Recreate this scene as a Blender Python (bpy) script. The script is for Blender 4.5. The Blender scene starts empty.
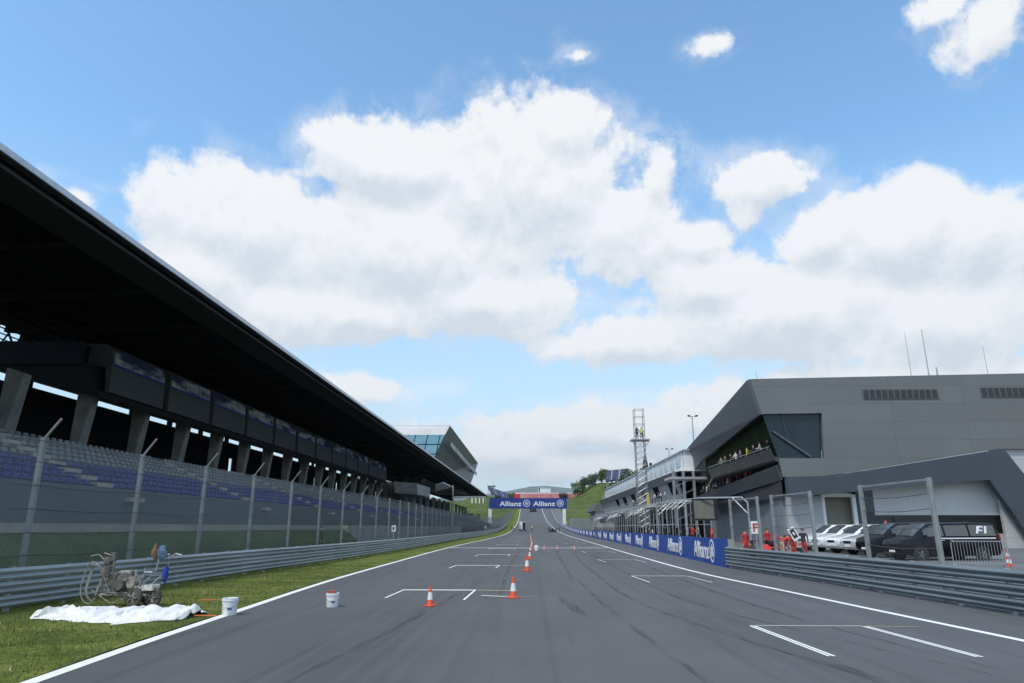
import bpy, bmesh, math, random
import numpy as np
from mathutils import Vector, Matrix
random.seed(7); R = math.radians
SC = bpy.context.scene; COL = SC.collection

# ------------------------------------------------------------------ camera
cam = bpy.data.objects.new('camera', bpy.data.cameras.new('camera')); COL.objects.link(cam)
cam.data.sensor_width = 36; cam.data.lens = 36*683/1024
cam.data.clip_start = .1; cam.data.clip_end = 60000
cam.location = (0, 0, 2.1); cam.rotation_euler = (R(90+15.195), 0, R(1.538))
SC.camera = cam
# ------------------------------------------------------------------ light and sky
SUN_DIR = Vector((-.36, -.44, .82)).normalized()
sun = bpy.data.objects.new('sun', bpy.data.lights.new('sun', 'SUN')); COL.objects.link(sun)
sun.data.energy = 2.7; sun.data.angle = R(7); sun.data.color = (1, .93, .83)
sun.rotation_euler = SUN_DIR.to_track_quat('Z', 'Y').to_euler()
vs = SC.view_settings
vs.view_transform = 'Standard'; vs.look = 'None'; vs.exposure = 0.0; vs.gamma = 1; vs.use_curve_mapping = False
world = bpy.data.worlds.new('World'); SC.world = world; world.use_nodes = True

class NT:
    "small helper around a node tree"
    def __init__(s, t): s.t = t
    def n(s, typ, **kw):
        nd = s.t.nodes.new(typ)
        for k, v in kw.items(): setattr(nd, k, v)
        return nd
    def put(s, sock, v):
        if isinstance(v, bpy.types.NodeSocket): s.t.links.new(v, sock)
        elif v is not None: sock.default_value = v
    def m(s, op, a, b=None, c=None, clamp=False):
        nd = s.n('ShaderNodeMath', operation=op, use_clamp=clamp)
        for i, v in enumerate((a, b, c)):
            if v is not None: s.put(nd.inputs[i], v)
        return nd.outputs[0]
    def vm(s, op, a, b=None, out=0):
        nd = s.n('ShaderNodeVectorMath', operation=op); s.put(nd.inputs[0], a)
        if b is not None: s.put(nd.inputs[1], b)
        return nd.outputs[out]
    def noise(s, vec, scale, detail=4, rough=.55, out=0, dist=0):
        nd = s.n('ShaderNodeTexNoise'); s.put(nd.inputs['Vector'], vec)
        nd.inputs['Scale'].default_value = scale; nd.inputs['Detail'].default_value = detail
        nd.inputs['Roughness'].default_value = rough; nd.inputs['Distortion'].default_value = dist
        return nd.outputs[out]
    def ramp(s, v, a, b, lo=0., hi=1., smooth=True):
        nd = s.n('ShaderNodeMapRange', interpolation_type='SMOOTHSTEP' if smooth else 'LINEAR')
        s.put(nd.inputs[0], v)
        for i, q in zip((1, 2, 3, 4), (a, b, lo, hi)): s.put(nd.inputs[i], q)
        return nd.outputs[0]
    def mix(s, f, a, b):
        nd = s.n('ShaderNodeMix', data_type='RGBA'); s.put(nd.inputs[0], f)
        s.put(nd.inputs[6], a); s.put(nd.inputs[7], b); return nd.outputs[2]

# clouds: (azimuth, elevation, half width, half height) in radians
CLOUDS = [(-0.201,0.386,0.282,0.106),(-0.014,0.49,0.192,0.118),(-0.422,0.404,0.149,0.086),(0.061,0.564,0.09,0.06),(-0.529,0.412,0.055,0.069),(0.128,0.423,0.093,0.084),(-0.271,0.303,0.186,0.054),(-0.22,0.510,0.15,0.06),(-0.48,0.335,0.095,0.065),(-0.076,0.326,0.183,0.065),(-0.634,0.397,0.028,0.018),(0.362,0.463,0.072,0.044),(0.33,0.428,0.035,0.027),(0.53,0.362,0.12,0.074),(0.606,0.346,0.093,0.071),(0.427,0.382,0.07,0.052),(0.201,0.489,0.028,0.03),(0.262,0.397,0.058,0.03),(0.377,0.288,0.257,0.07),(0.165,0.263,0.138,0.046),(0.548,0.251,0.151,0.068),(0.061,0.259,0.068,0.02),(0.666,0.574,0.051,0.037),(0.616,0.612,0.038,0.017),(0.305,0.65,0.03,0.012),(0.086,0.659,0.02,0.008),(-0.25,0.192,0.088,0.021),(0.102,0.138,0.227,0.034),(-0.03,0.111,0.116,0.034),(0.243,0.148,0.096,0.036),(0.057,0.086,0.171,0.031),(0.439,0.174,0.294,0.039),(0.27,0.335,0.10,0.055),(0.19,0.40,0.05,0.05)]
def cloud_group():
    g = bpy.data.node_groups.new('cloud_density', 'ShaderNodeTree')
    g.interface.new_socket('Vector', in_out='INPUT', socket_type='NodeSocketVector')
    g.interface.new_socket('Lift', in_out='INPUT', socket_type='NodeSocketFloat')
    g.interface.new_socket('Density', in_out='OUTPUT', socket_type='NodeSocketFloat')
    t = NT(g); gi = t.n('NodeGroupInput'); go = t.n('NodeGroupOutput')
    sep = t.n('ShaderNodeSeparateXYZ'); t.put(sep.inputs[0], gi.outputs[0])
    az = t.m('ARCTAN2', sep.outputs[0], sep.outputs[1])
    el = t.m('ADD', t.m('ARCSINE', sep.outputs[2]), gi.outputs[1])
    cmb = t.n('ShaderNodeCombineXYZ'); t.put(cmb.inputs[0], az); t.put(cmb.inputs[1], el)
    p = cmb.outputs[0]
    d = None
    for a, e, ra, re in CLOUDS:
        q = t.vm('MULTIPLY', t.vm('SUBTRACT', p, (a, e, 0)), (1/ra, 1/re, 0))
        k = min(1., .12 + 7.5*min(ra, re*2))
        l = t.m('MULTIPLY_ADD', t.vm('LENGTH', q, out='Value'), -k, k)
        d = l if d is None else t.m('SMOOTH_MAX', d, l, .12)
    # unseen loose clouds outside the camera's view, cover set to tone the ambient light
    away = t.m('MAXIMUM', t.ramp(t.m('ABSOLUTE', az), .8, 1.2), t.ramp(el, .75, 1.0))
    loose = t.m('SUBTRACT', t.ramp(t.noise(p, 2.2, 2), .42, .60, -1, .6), t.m('MULTIPLY_ADD', away, -1, 1))
    d = t.m('MAXIMUM', d, loose)
    n1 = t.noise(p, 6.0, 10, .60, dist=.15)
    n2 = t.noise(p, 17, 9, .66, dist=.1)
    nn = t.m('MULTIPLY_ADD', n2, .62, t.m('MULTIPLY', n1, 1.15))
    dd = t.m('ADD', t.m('MULTIPLY', d, .75), t.m('SUBTRACT', nn, .80))
    t.put(go.inputs[0], dd)
    return g
wt = NT(world.node_tree); wt.t.nodes.clear()
sky = wt.n('ShaderNodeTexSky', sky_type='NISHITA'); sky.sun_disc = False
sky.sun_elevation = math.asin(SUN_DIR.z); sky.sun_rotation = math.atan2(SUN_DIR.x, SUN_DIR.y)
sky.air_density = 1.0; sky.dust_density = .6; sky.ozone_density = 1.2
tc = wt.n('ShaderNodeTexCoord'); V = wt.vm('NORMALIZE', tc.outputs['Generated'])
CG = cloud_group()
def cd(lift):
    nd = wt.n('ShaderNodeGroup'); nd.node_tree = CG; wt.put(nd.inputs[0], V); nd.inputs[1].default_value = lift
    return nd.outputs[0]
d0, d1 = cd(0.), cd(.028)
alpha = wt.m('MAXIMUM', wt.ramp(d0, -.02, .21), wt.m('MULTIPLY', wt.ramp(d0, -.26, .10, 0, .40), wt.ramp(wt.noise(V, 9, 6, .65, dist=.6), .42, .62)))
lit = wt.m('SUBTRACT', d0, d1)
sepw = wt.n('ShaderNodeSeparateXYZ'); wt.put(sepw.inputs[0], V)
thick = wt.ramp(d0, .15, .9)
shade = wt.ramp(wt.m('SUBTRACT', lit, wt.m('MULTIPLY', thick, .07)), -.30, .11, smooth=False)
ccol = wt.mix(shade, (4.65, 5.05, 5.5, 1), (6.35, 6.42, 6.48, 1))
low = wt.ramp(sepw.outputs[2], .02, .5, 1, 0)
base = wt.mix(wt.m('MULTIPLY', low, .8), wt.vm('MULTIPLY', sky.outputs[0], (1.33, 1.74, 1.80)), (4.3, 5.15, 5.75, 1))
skyc = wt.mix(wt.m('MULTIPLY', alpha, .97), base, ccol)
bg = wt.n('ShaderNodeBackground'); wt.put(bg.inputs[0], skyc); bg.inputs[1].default_value = .15
wt.put(wt.n('ShaderNodeOutputWorld').inputs[0], bg.outputs[0])

# ------------------------------------------------------------------ materials
MATS = {}
def mat(name, c, rough=.6, metal=0., var=.12, scale=3., bump=0., bscale=40., spec=.5, stretch=None, coat=0.):
    if name in MATS: return MATS[name]
    m = bpy.data.materials.new(name); m.use_nodes = True; t = NT(m.node_tree)
    b = m.node_tree.nodes['Principled BSDF']
    co = t.n('ShaderNodeTexCoord').outputs['Object']
    if stretch: co = t.vm('MULTIPLY', co, stretch)
    nz = t.ramp(t.noise(co, scale, 6, .6), .3, .7)
    c = tuple(c)
    t.put(b.inputs['Base Color'], t.mix(nz, tuple(x*(1-var) for x in c)+(1,), tuple(min(1, x*(1+var)) for x in c)+(1,)))
    b.inputs['Roughness'].default_value = rough; b.inputs['Metallic'].default_value = metal
    b.inputs['Specular IOR Level'].default_value = spec; b.inputs['Coat Weight'].default_value = coat
    t.put(b.inputs['Roughness'], t.ramp(nz, 0, 1, max(.02, rough*.88), min(1, rough*1.12)))
    if bump:
        bn = t.n('ShaderNodeBump'); bn.inputs['Strength'].default_value = bump; bn.inputs['Distance'].default_value = .02
        t.put(bn.inputs['Height'], t.noise(co, bscale, 5)); t.put(b.inputs['Normal'], bn.outputs[0])
    MATS[name] = m; return m
def glass(name, c, rough=.06):
    if name in MATS: return MATS[name]
    m = mat(name, c, rough, 0, .1, .8, spec=.8); return m

def asphalt_mat():
    m = bpy.data.materials.new('asphalt'); m.use_nodes = True; t = NT(m.node_tree); b = m.node_tree.nodes['Principled BSDF']
    P = t.n('ShaderNodeNewGeometry').outputs['Position']
    sp = t.n('ShaderNodeSeparateXYZ'); t.put(sp.inputs[0], P)
    fine = t.noise(P, 55, 3, .7); patch = t.noise(P, .35, 5, .6)
    st = t.noise(t.vm('MULTIPLY', P, (1.6, .035, 1)), 1., 5, .65)
    st2 = t.noise(t.vm('MULTIPLY', P, (5., .06, 1)), 1., 4, .6)
    wob = t.m('ADD', sp.outputs[0], t.m('MULTIPLY', t.m('SUBTRACT', t.noise(P, .05, 2), .5), 3.))
    lane = t.ramp(t.m('ABSOLUTE', t.m('SUBTRACT', wob, 4.9)), .3, 2.4, 1, 0)
    lane2 = t.ramp(t.m('ABSOLUTE', t.m('ADD', wob, 2.9)), .3, 2.2, 1, 0)
    v = t.m('ADD', t.m('MULTIPLY_ADD', patch, .35, .62), t.m('MULTIPLY', fine, .36))
    v = t.m('ADD', v, t.m('MULTIPLY', t.m('SUBTRACT', st, .5), .5))
    v = t.m('SUBTRACT', v, t.m('MULTIPLY', t.m('ADD', lane, lane2), t.m('MULTIPLY', t.ramp(st2, .35, .62), .12)))
    sk = t.noise(t.vm('MULTIPLY', P, (1.5, .05, 1)), 1., 4, .6, dist=.6)
    v = t.m('SUBTRACT', v, t.m('MULTIPLY', t.ramp(sk, .54, .68), .17))
    spk = t.ramp(t.noise(P, 130, 1), .66, .74)
    v = t.m('ADD', v, t.m('MULTIPLY', spk, .35))
    pat = t.ramp(t.noise(t.vm('MULTIPLY', P, (.25, .05, 1)), 1., 2, .4), .52, .55); v = t.m('SUBTRACT', v, t.m('MULTIPLY', pat, .07))
    # paving seam near the middle of the track
    seam = t.ramp(t.m('ABSOLUTE', t.m('SUBTRACT', sp.outputs[0], .35)), .02, .09, 1, 0)
    v = t.m('SUBTRACT', v, t.m('MULTIPLY', seam, .10))
    wide = t.ramp(sp.outputs[0], .3, .4, 0, .05); v = t.m('ADD', v, wide)
    t.put(b.inputs['Base Color'], t.vm('SCALE', (.094, .098, .108), None))
    sc = t.n('ShaderNodeVectorMath', operation='SCALE'); sc.inputs[0].default_value = (.100, .102, .107); t.put(sc.inputs['Scale'], v)
    t.put(b.inputs['Base Color'], sc.outputs[0])
    t.put(b.inputs['Roughness'], t.ramp(st, .3, .7, .72, .9)); b.inputs['Specular IOR Level'].default_value = .35
    bn = t.n('ShaderNodeBump'); bn.inputs['Strength'].default_value = .35; bn.inputs['Distance'].default_value = .01
    t.put(bn.inputs['Height'], fine); t.put(b.inputs['Normal'], bn.outputs[0])
    return m
def grass_mat(name, dark, light, sc=1.):
    m = bpy.data.materials.new(name); m.use_nodes = True; t = NT(m.node_tree); b = m.node_tree.nodes['Principled BSDF']
    P = t.n('ShaderNodeNewGeometry').outputs['Position']
    a = t.noise(P, .6*sc, 6, .65); f = t.noise(P, 9*sc, 6, .7)
    v = t.m('ADD', t.m('MULTIPLY', a, .55), t.m('MULTIPLY', f, .45))
    t.put(b.inputs['Base Color'], t.mix(t.ramp(v, .41, .59), dark+(1,), light+(1,)))
    b.inputs['Roughness'].default_value = .95; b.inputs['Specular IOR Level'].default_value = .15
    bn = t.n('ShaderNodeBump'); bn.inputs['Strength'].default_value = .6; bn.inputs['Distance'].default_value = .05
    t.put(bn.inputs['Height'], f); t.put(b.inputs['Normal'], bn.outputs[0])
    return m
def paint_mat(name, c, wear=.35):
    m = bpy.data.materials.new(name); m.use_nodes = True; t = NT(m.node_tree); b = m.node_tree.nodes['Principled BSDF']
    P = t.n('ShaderNodeNewGeometry').outputs['Position']
    w = t.ramp(t.noise(P, 7, 7, .75), .48, .70); g = t.noise(P, 1.2, 4)
    f = t.m('MULTIPLY', w, t.m('MULTIPLY', t.ramp(g, .3, .7), wear))
    t.put(b.inputs['Base Color'], t.mix(f, c+(1,), (.11, .115, .125, 1))); b.inputs['Roughness'].default_value = .75
    return m
def mesh_mat(name, c, period, wire):
    "chain link: real wires in front, open diamonds between them"
    m = bpy.data.materials.new(name); m.use_nodes = True; t = NT(m.node_tree); b = m.node_tree.nodes['Principled BSDF']
    P = t.n('ShaderNodeUVMap').outputs[0]; sp = t.n('ShaderNodeSeparateXYZ'); t.put(sp.inputs[0], P)
    def line(sgn):
        q = t.m('MULTIPLY', sp.outputs[1], sgn); q = t.m('ADD', sp.outputs[0], q)
        fr = t.m('FRACT', t.m('DIVIDE', q, period)); return t.m('LESS_THAN', fr, wire/period)
    on = t.m('MAXIMUM', line(1), line(-1))
    b.inputs['Base Color'].default_value = c+(1,); b.inputs['Metallic'].default_value = .3; b.inputs['Roughness'].default_value = .5
    t.put(b.inputs['Alpha'], on)
    return m
def clad_mat(name, c, pw, ph, dark=.55, rough=.5, metal=0., axis=(0, 2)):
    "sheet cladding with fine joints, laid out in object space"
    m = bpy.data.materials.new(name); m.use_nodes = True; t = NT(m.node_tree); b = m.node_tree.nodes['Principled BSDF']
    P = t.n('ShaderNodeNewGeometry').outputs['Position']; sp = t.n('ShaderNodeSeparateXYZ'); t.put(sp.inputs[0], P)
    u, v = sp.outputs[axis[0]], sp.outputs[axis[1]]
    ju = t.m('LESS_THAN', t.m('FRACT', t.m('DIVIDE', u, pw)), .03/pw); jv = t.m('LESS_THAN', t.m('FRACT', t.m('DIVIDE', v, ph)), .035/ph)
    j = t.m('MAXIMUM', ju, jv)
    cell = t.n('ShaderNodeCombineXYZ'); t.put(cell.inputs[0], t.m('FLOOR', t.m('DIVIDE', u, pw))); t.put(cell.inputs[1], t.m('FLOOR', t.m('DIVIDE', v, ph)))
    wn = t.n('ShaderNodeTexWhiteNoise'); t.put(wn.inputs[0], cell.outputs[0])
    k = t.m('MULTIPLY_ADD', wn.outputs[0], .10, .93); k = t.m('MULTIPLY', k, t.m('MULTIPLY_ADD', t.noise(P, .25, 4), .3, .85))
    k = t.m('MULTIPLY', k, t.m('MULTIPLY_ADD', j, -dark, 1))
    sc = t.n('ShaderNodeVectorMath', operation='SCALE'); sc.inputs[0].default_value = c; t.put(sc.inputs['Scale'], k)
    t.put(b.inputs['Base Color'], sc.outputs[0]); b.inputs['Roughness'].default_value = rough; b.inputs['Metallic'].default_value = metal
    return m

M_ASPH = asphalt_mat()
M_GRASS = grass_mat('verge_grass', (.064, .088, .016), (.168, .195, .044))
M_GRASS2 = grass_mat('hill_grass', (.045, .068, .014), (.105, .135, .034), .2)
M_WHITE = paint_mat('road_paint_white', (.82, .82, .80)); M_WHITE2 = paint_mat('road_paint_worn', (.62, .62, .6), .9)
M_YEL = paint_mat('road_paint_yellow', (.36, .34, .20), .8)
M_STEEL = mat('galvanised_rail', (.30, .335, .35), .48, .35, .22, .9, .1, 8, stretch=(1, .25, 3))
M_STEELR = mat('weathered_rail', (.17, .21, .23), .45, .35, .22, .9, .1, 8, stretch=(1, .25, 3))
M_POST = mat('galvanised_post', (.34, .37, .38), .5, .4, .15, 2)
M_PIPE = mat('silver_pipe', (.40, .42, .44), .4, .5, .1, 2)
M_FPOST = mat('fence_post_steel', (.20, .225, .24), .55, .3, .2, 2)
M_CABLE = mat('steel_cable', (.09, .10, .11), .5, .5)
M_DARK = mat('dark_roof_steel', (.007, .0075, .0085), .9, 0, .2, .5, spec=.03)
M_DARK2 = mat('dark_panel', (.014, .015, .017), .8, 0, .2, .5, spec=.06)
M_TRIM = mat('pale_metal_trim', (.55, .57, .62), .4, .3)
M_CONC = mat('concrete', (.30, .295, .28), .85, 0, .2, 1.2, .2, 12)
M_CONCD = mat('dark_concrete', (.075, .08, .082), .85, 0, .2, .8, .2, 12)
M_BEIGE = mat('beige_concrete', (.27, .26, .225), .9, 0, .18, .8, .15, 12, stretch=(1, 1, .3))
M_BANNER = mat('blue_grey_wall_sheet', (.075, .095, .108), .85, 0, .15, .4, spec=.1, stretch=(1, .3, 1))
M_SEATB = mat('blue_plastic', (.022, .032, .21), .6, 0, .25, .7, spec=.08)
M_SEATG = mat('grey_plastic', (.17, .185, .19), .6, 0, .3, .7, spec=.08)
M_GLASSD = glass('dark_glass', (.012, .018, .024))
M_GLASSB = mat('blue_glass', (.012, .024, .034), .08, 0, .3, .3, spec=.35)
M_GLASSG = mat('green_tinted_glass', (.018, .026, .010), .85, 0, .5, .5, spec=.04)
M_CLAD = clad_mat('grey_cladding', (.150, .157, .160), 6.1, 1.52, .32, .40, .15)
M_CLADS = clad_mat('shaded_grey_cladding', (.085, .089, .095), 5., 1.5, .12, .5, .1, axis=(1, 2))  # darker copy of the grey cladding, shade of the leaning track wall painted in
M_CLADW = clad_mat('pale_cladding', (.46, .47, .48), 9., 1.25, .3, .5, .1)
M_BLUEGR = mat('blue_grey_panel', (.048, .058, .076), .5, 0, .12, .4)
M_LGREY = mat('light_grey_wall', (.40, .415, .43), .7, 0, .1, .4)
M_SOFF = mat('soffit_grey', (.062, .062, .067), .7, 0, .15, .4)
M_WPAINT = mat('white_paint', (.78, .79, .80), .4, 0, .05, 1)
M_WBLD = mat('white_wall', (.72, .74, .76), .6, 0, .08, .5)
M_BLUE = mat('blue_hoarding', (.014, .068, .33), .55, 0, .15, .5)
M_NAVY = mat('navy_banner', (.012, .038, .22), .55, 0, .1, .5)
M_LET = mat('white_lettering', (.70, .73, .78), .6, 0, .06, 2)
M_BLACK = mat('black_plastic', (.016, .016, .018), .5, 0, .2, 3)
M_RUB = mat('tyre_rubber', (.022, .022, .023), .8, 0, .2, 6)
M_ORANGE = mat('cone_orange', (.62, .075, .02), .55, 0, .12, 6)
M_REFL = mat('white_reflective_band', (.72, .74, .76), .45, 0, .08, 8)
M_RED = mat('red_paint', (.52, .02, .02), .45, 0, .1, 3)
M_CLOTH = mat('white_sheet', (.80, .79, .77), .9, 0, .06, 4, .3, 30)
M_BARK = mat('bark', (.09, .07, .05), .9, 0, .3, 4, .5, 10)
M_LEAF = mat('leaves', (.075, .115, .028), .8, 0, .45, .35)
M_LEAFD = mat('dark_leaves', (.03, .052, .018), .8, 0, .45, .35)
M_ALU = mat('aluminium_truss', (.30, .32, .33), .4, .6, .12, 3)
M_GREYP = mat('machine_grey', (.25, .24, .215), .75, 0, .4, 7, .4, 25)
M_GREYD = mat('grimy_metal', (.13, .125, .115), .7, .3, .45, 8, .4, 25)

# ------------------------------------------------------------------ object helpers
def tag(o, label=None, cat=None, group=None, kind=None):
    if label: o['label'] = label
    if cat: o['category'] = cat
    if group: o['group'] = group
    if kind: o['kind'] = kind
    return o
def thing(name, label, cat, loc=(0, 0, 0), rz=0., group=None):
    o = bpy.data.objects.new(name, None); COL.objects.link(o); o.empty_display_size = .2
    o.location = loc; o.rotation_euler = (0, 0, rz); return tag(o, label, cat, group)
def dup(root, loc, rz=0., label=None, group=None):
    def cp(o, par):
        c = o.copy(); COL.objects.link(c)
        if par: c.parent = par
        for ch in [x for x in o.children]: cp(ch, c)
        return c
    r = cp(root, None); r.location = loc; r.rotation_euler = (0, 0, rz)
    if label: r['label'] = label
    if group: r['group'] = group
    return r
class MB:
    def __init__(s): s.v = []; s.f = []; s.mi = []; s.uv = {}; s.k = 0
    def add(s, vs, fs):
        o = len(s.v); s.v += [tuple(v) for v in vs]; s.f += [tuple(i+o for i in f) for f in fs]; s.mi += [s.k]*len(fs); return s
    def box(s, c, d, rz=0., M=None):
        x, y, z = (q/2 for q in d)
        vs = [Vector((a*x, b*y, e*z)) for e in (-1, 1) for a, b in ((-1, -1), (1, -1), (1, 1), (-1, 1))]
        m = (M or Matrix.Rotation(rz, 3, 'Z')); c = Vector(c)
        return s.add([m @ v + c for v in vs], [(3, 2, 1, 0), (4, 5, 6, 7), (0, 1, 5, 4), (1, 2, 6, 5), (2, 3, 7, 6), (3, 0, 4, 7)])
    def bx(s, x0, x1, y0, y1, z0, z1): return s.box(((x0+x1)/2, (y0+y1)/2, (z0+z1)/2), (abs(x1-x0), abs(y1-y0), abs(z1-z0)))
    def bar(s, p, q, w, h=None, up=(0, 0, 1)):
        p, q = Vector(p), Vector(q); d = q-p; L = d.length; d.normalize(); u = Vector(up)
        if abs(d.dot(u)) > .95: u = Vector((0, 1, 0))
        a = d.cross(u).normalized(); b = a.cross(d)
        return s.box((p+q)/2, (w, L, h or w), M=Matrix((a, d, b)).transposed())
    def tube(s, p, q, r, r2=None, n=8, cap=True):
        p, q = Vector(p), Vector(q); d = (q-p).normalized(); u = Vector((0, 0, 1)) if abs(d.z) < .9 else Vector((1, 0, 0))
        a = d.cross(u).normalized(); b = d.cross(a); r2 = r if r2 is None else r2
        vs = [c+(a*math.cos(2*math.pi*i/n)+b*math.sin(2*math.pi*i/n))*rr for c, rr in ((p, r), (q, r2)) for i in range(n)]
        fs = [(i, (i+1) % n, n+(i+1) % n, n+i) for i in range(n)]
        if cap: fs += [tuple(range(n))[::-1], tuple(range(n, 2*n))]
        return s.add(vs, fs)
    def path(s, pts, r, n=6):
        pts = [Vector(p) for p in pts]; rings = []
        for i, p in enumerate(pts):
            d = (pts[min(i+1, len(pts)-1)]-pts[max(i-1, 0)]).normalized(); u = Vector((0, 0, 1)) if abs(d.z) < .9 else Vector((1, 0, 0))
            a = d.cross(u).normalized(); b = d.cross(a)
            rings.append([p+(a*math.cos(2*math.pi*k/n)+b*math.sin(2*math.pi*k/n))*r for k in range(n)])
        vs = [v for g in rings for v in g]
        fs = [(i*n+k, i*n+(k+1) % n, (i+1)*n+(k+1) % n, (i+1)*n+k) for i in range(len(pts)-1) for k in range(n)]
        return s.add(vs, fs+[tuple(range(n))[::-1], tuple(range(len(vs)-n, len(vs)))])
    def lathe(s, prof, n=20, c=(0, 0, 0), axis='Z'):
        c = Vector(c); vs = []
        for r, z in prof:
            for i in range(n):
                a = 2*math.pi*i/n; v = Vector((r*math.cos(a), r*math.sin(a), z))
                if axis == 'Y': v = Vector((v.x, v.z, v.y))
                if axis == 'X': v = Vector((v.z, v.x, v.y))
                vs.append(c+v)
        fs = [(j*n+i, j*n+(i+1) % n, (j+1)*n+(i+1) % n, (j+1)*n+i) for j in range(len(prof)-1) for i in range(n)]
        if prof[0][0] > 1e-4: fs.append(tuple(range(n))[::-1])
        if prof[-1][0] > 1e-4: fs.append(tuple(range(len(vs)-n, len(vs))))
        return s.add(vs, fs)
    def prism(s, poly, fn, d):
        "poly: list of 2-D points, fn maps them to 3-D, d: thickness vector"
        a = [Vector(fn(*p)) for p in poly]; d = Vector(d); n = len(a)
        return s.add(a+[v+d for v in a], [tuple(range(n))[::-1], tuple(range(n, 2*n))]+[(i, (i+1) % n, n+(i+1) % n, n+i) for i in range(n)])
    def hull(s, a, b):
        "two matching loops of 3-D points joined to a solid"
        n = len(a); return s.add(list(a)+list(b), [tuple(range(n))[::-1], tuple(range(n, 2*n))]+[(i, (i+1) % n, n+(i+1) % n, n+i) for i in range(n)])
    def sweep(s, prof, pts, side):
        "prof (across, up) carried along pts; side=+1 puts 'across' to +X"
        n = len(prof); vs = []
        for i, p in enumerate(pts):
            p = Vector(p); d = Vector(pts[min(i+1, len(pts)-1)])-Vector(pts[max(i-1, 0)]); d.z = 0; d.normalize()
            nx = Vector((d.y, -d.x, 0))*side
            vs += [p+nx*a+Vector((0, 0, h)) for a, h in prof]
        return s.add(vs, [(i*n+k, i*n+k+1, (i+1)*n+k+1, (i+1)*n+k) for i in range(len(pts)-1) for k in range(n-1)])
    def build(s, name, m, parent=None, world=True, smooth=False, bevel=0., auto=40):
        me = bpy.data.meshes.new(name)
        off = Vector(parent.matrix_basis.translation) if (parent and world) else Vector()
        if parent and world:
            q = parent
            while q.parent: q = q.parent; off += q.matrix_basis.translation
        me.from_pydata([tuple(Vector(v)-off) for v in s.v], [], s.f)
        bm = bmesh.new(); bm.from_mesh(me)
        mi = {i: k for i, k in enumerate(s.mi)}
        bm.faces.ensure_lookup_table()
        for f in bm.faces: f.material_index = mi[f.index]; f.smooth = smooth
        bmesh.ops.recalc_face_normals(bm, faces=bm.faces)
        bm.to_mesh(me); bm.free()
        for x in (m if isinstance(m, (list, tuple)) else [m]): me.materials.append(x)
        o = bpy.data.objects.new(name, me); COL.objects.link(o)
        if parent: o.parent = parent
        if bevel:
            b = o.modifiers.new('bevel', 'BEVEL'); b.width = bevel; b.segments = 2; b.limit_method = 'ANGLE'
        if smooth:
            try:
                bm = bmesh.new(); bm.from_mesh(me)
                for e in bm.edges:
                    if len(e.link_faces) == 2 and e.calc_face_angle(0) > R(auto): e.smooth = False
                bm.to_mesh(me); bm.free()
            except Exception: pass
        return o
def P3(y): return lambda a, b: (a, y, b)

# ------------------------------------------------------------------ lie of the land
def curve(pts):
    xs = np.array([p[0] for p in pts], float); ys = np.array([p[1] for p in pts], float)
    m = np.gradient(ys, xs)
    def f(x):
        x = min(max(x, xs[0]), xs[-1]); i = int(min(max(np.searchsorted(xs, x)-1, 0), len(xs)-2)); h = xs[i+1]-xs[i]; t = (x-xs[i])/h
        return float((2*t**3-3*t*t+1)*ys[i]+(t**3-2*t*t+t)*h*m[i]+(-2*t**3+3*t*t)*ys[i+1]+(t**3-t*t)*h*m[i+1])
    return f
T = curve([(-80, 0), (-20, 0), (0, 0), (60, 0), (120, 0), (190, .15), (248, .75), (320, 2.4), (396, 5), (480, 10.5), (556, 17), (630, 23.5), (700, 27.5), (780, 28.5), (1000, 20), (1600, 8), (3000, 0), (9000, 0)])
XL = curve([(-40, -5), (0, -6.35), (10, -7.0), (14, -7.32), (19.6, -7.66), (24.8, -7.98), (46, -8.45), (77, -8.7), (122, -7.9), (180, -7.2), (248, -7.0), (396, -7.3), (556, -8.1), (800, -8)])
XR = curve([(-40, 12), (0, 10.3), (14.3, 9.4), (18, 9.1), (25.3, 8.58), (31, 8.15), (52, 7.95), (86, 8.3), (124, 8.6), (248, 9.4), (396, 9.2), (556, 8.4), (800, 8)])
BR = curve([(-40, 15.5), (5, 12.8), (18, 11.9), (23.2, 11.6), (30.5, 11.15), (39.4, 10.45), (46.2, 10.75), (62.5, 11.2), (97, 12.1), (193, 13.0), (300, 13.6), (400, 14), (800, 14)])
BL = curve([(-40, -14), (0, -13.8), (18, -13.45), (22, -13.2), (32, -12.95), (39, -12.6), (64, -11.9), (110, -12.3), (180, -11.6), (248, -11.2), (396, -12), (800, -12.5)])
def hill(x, y):
    z = 0
    k = min(1, max(0, (x-27)/38)); k = k*k*(3-2*k)
    z += 17*k*math.exp(-((y-640)/85)**4)
    k = min(1, max(0, (x-20)/16)); z += 7*k*k*(3-2*k)*math.exp(-((y-410)/55)**4)
    z += 9*math.exp(-((x+40)/20)**2-((y-560)/70)**2)
    z += 15*math.exp(-((x-54)/18)**2-((y-325)/48)**2)
    if y > 750: z += 6*math.sin(x*.006+1)*min(1, (y-750)/400)
    return z*min(1, max(0, (abs(x)-15)/10))
ys_near = list(np.arange(-30, 60, 1.)) ; ys_far = list(np.arange(60, 820, 5.))
YS = ys_near+ys_far
def strip(name, fa, fb, nx, z, m, ys=YS, kind='structure'):
    b = MB()
    for y in ys:
        a, c = fa(y), fb(y)
        for i in range(nx+1):
            x = a+(c-a)*i/nx; b.v.append((x, y, z(x, y)))
    n = nx+1; b.f = [(j*n+i, j*n+i+1, (j+1)*n+i+1, (j+1)*n+i) for j in range(len(ys)-1) for i in range(nx)]; b.mi = [0]*len(b.f)
    o = b.build(name, m, smooth=True); return tag(o, kind=kind)
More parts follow.
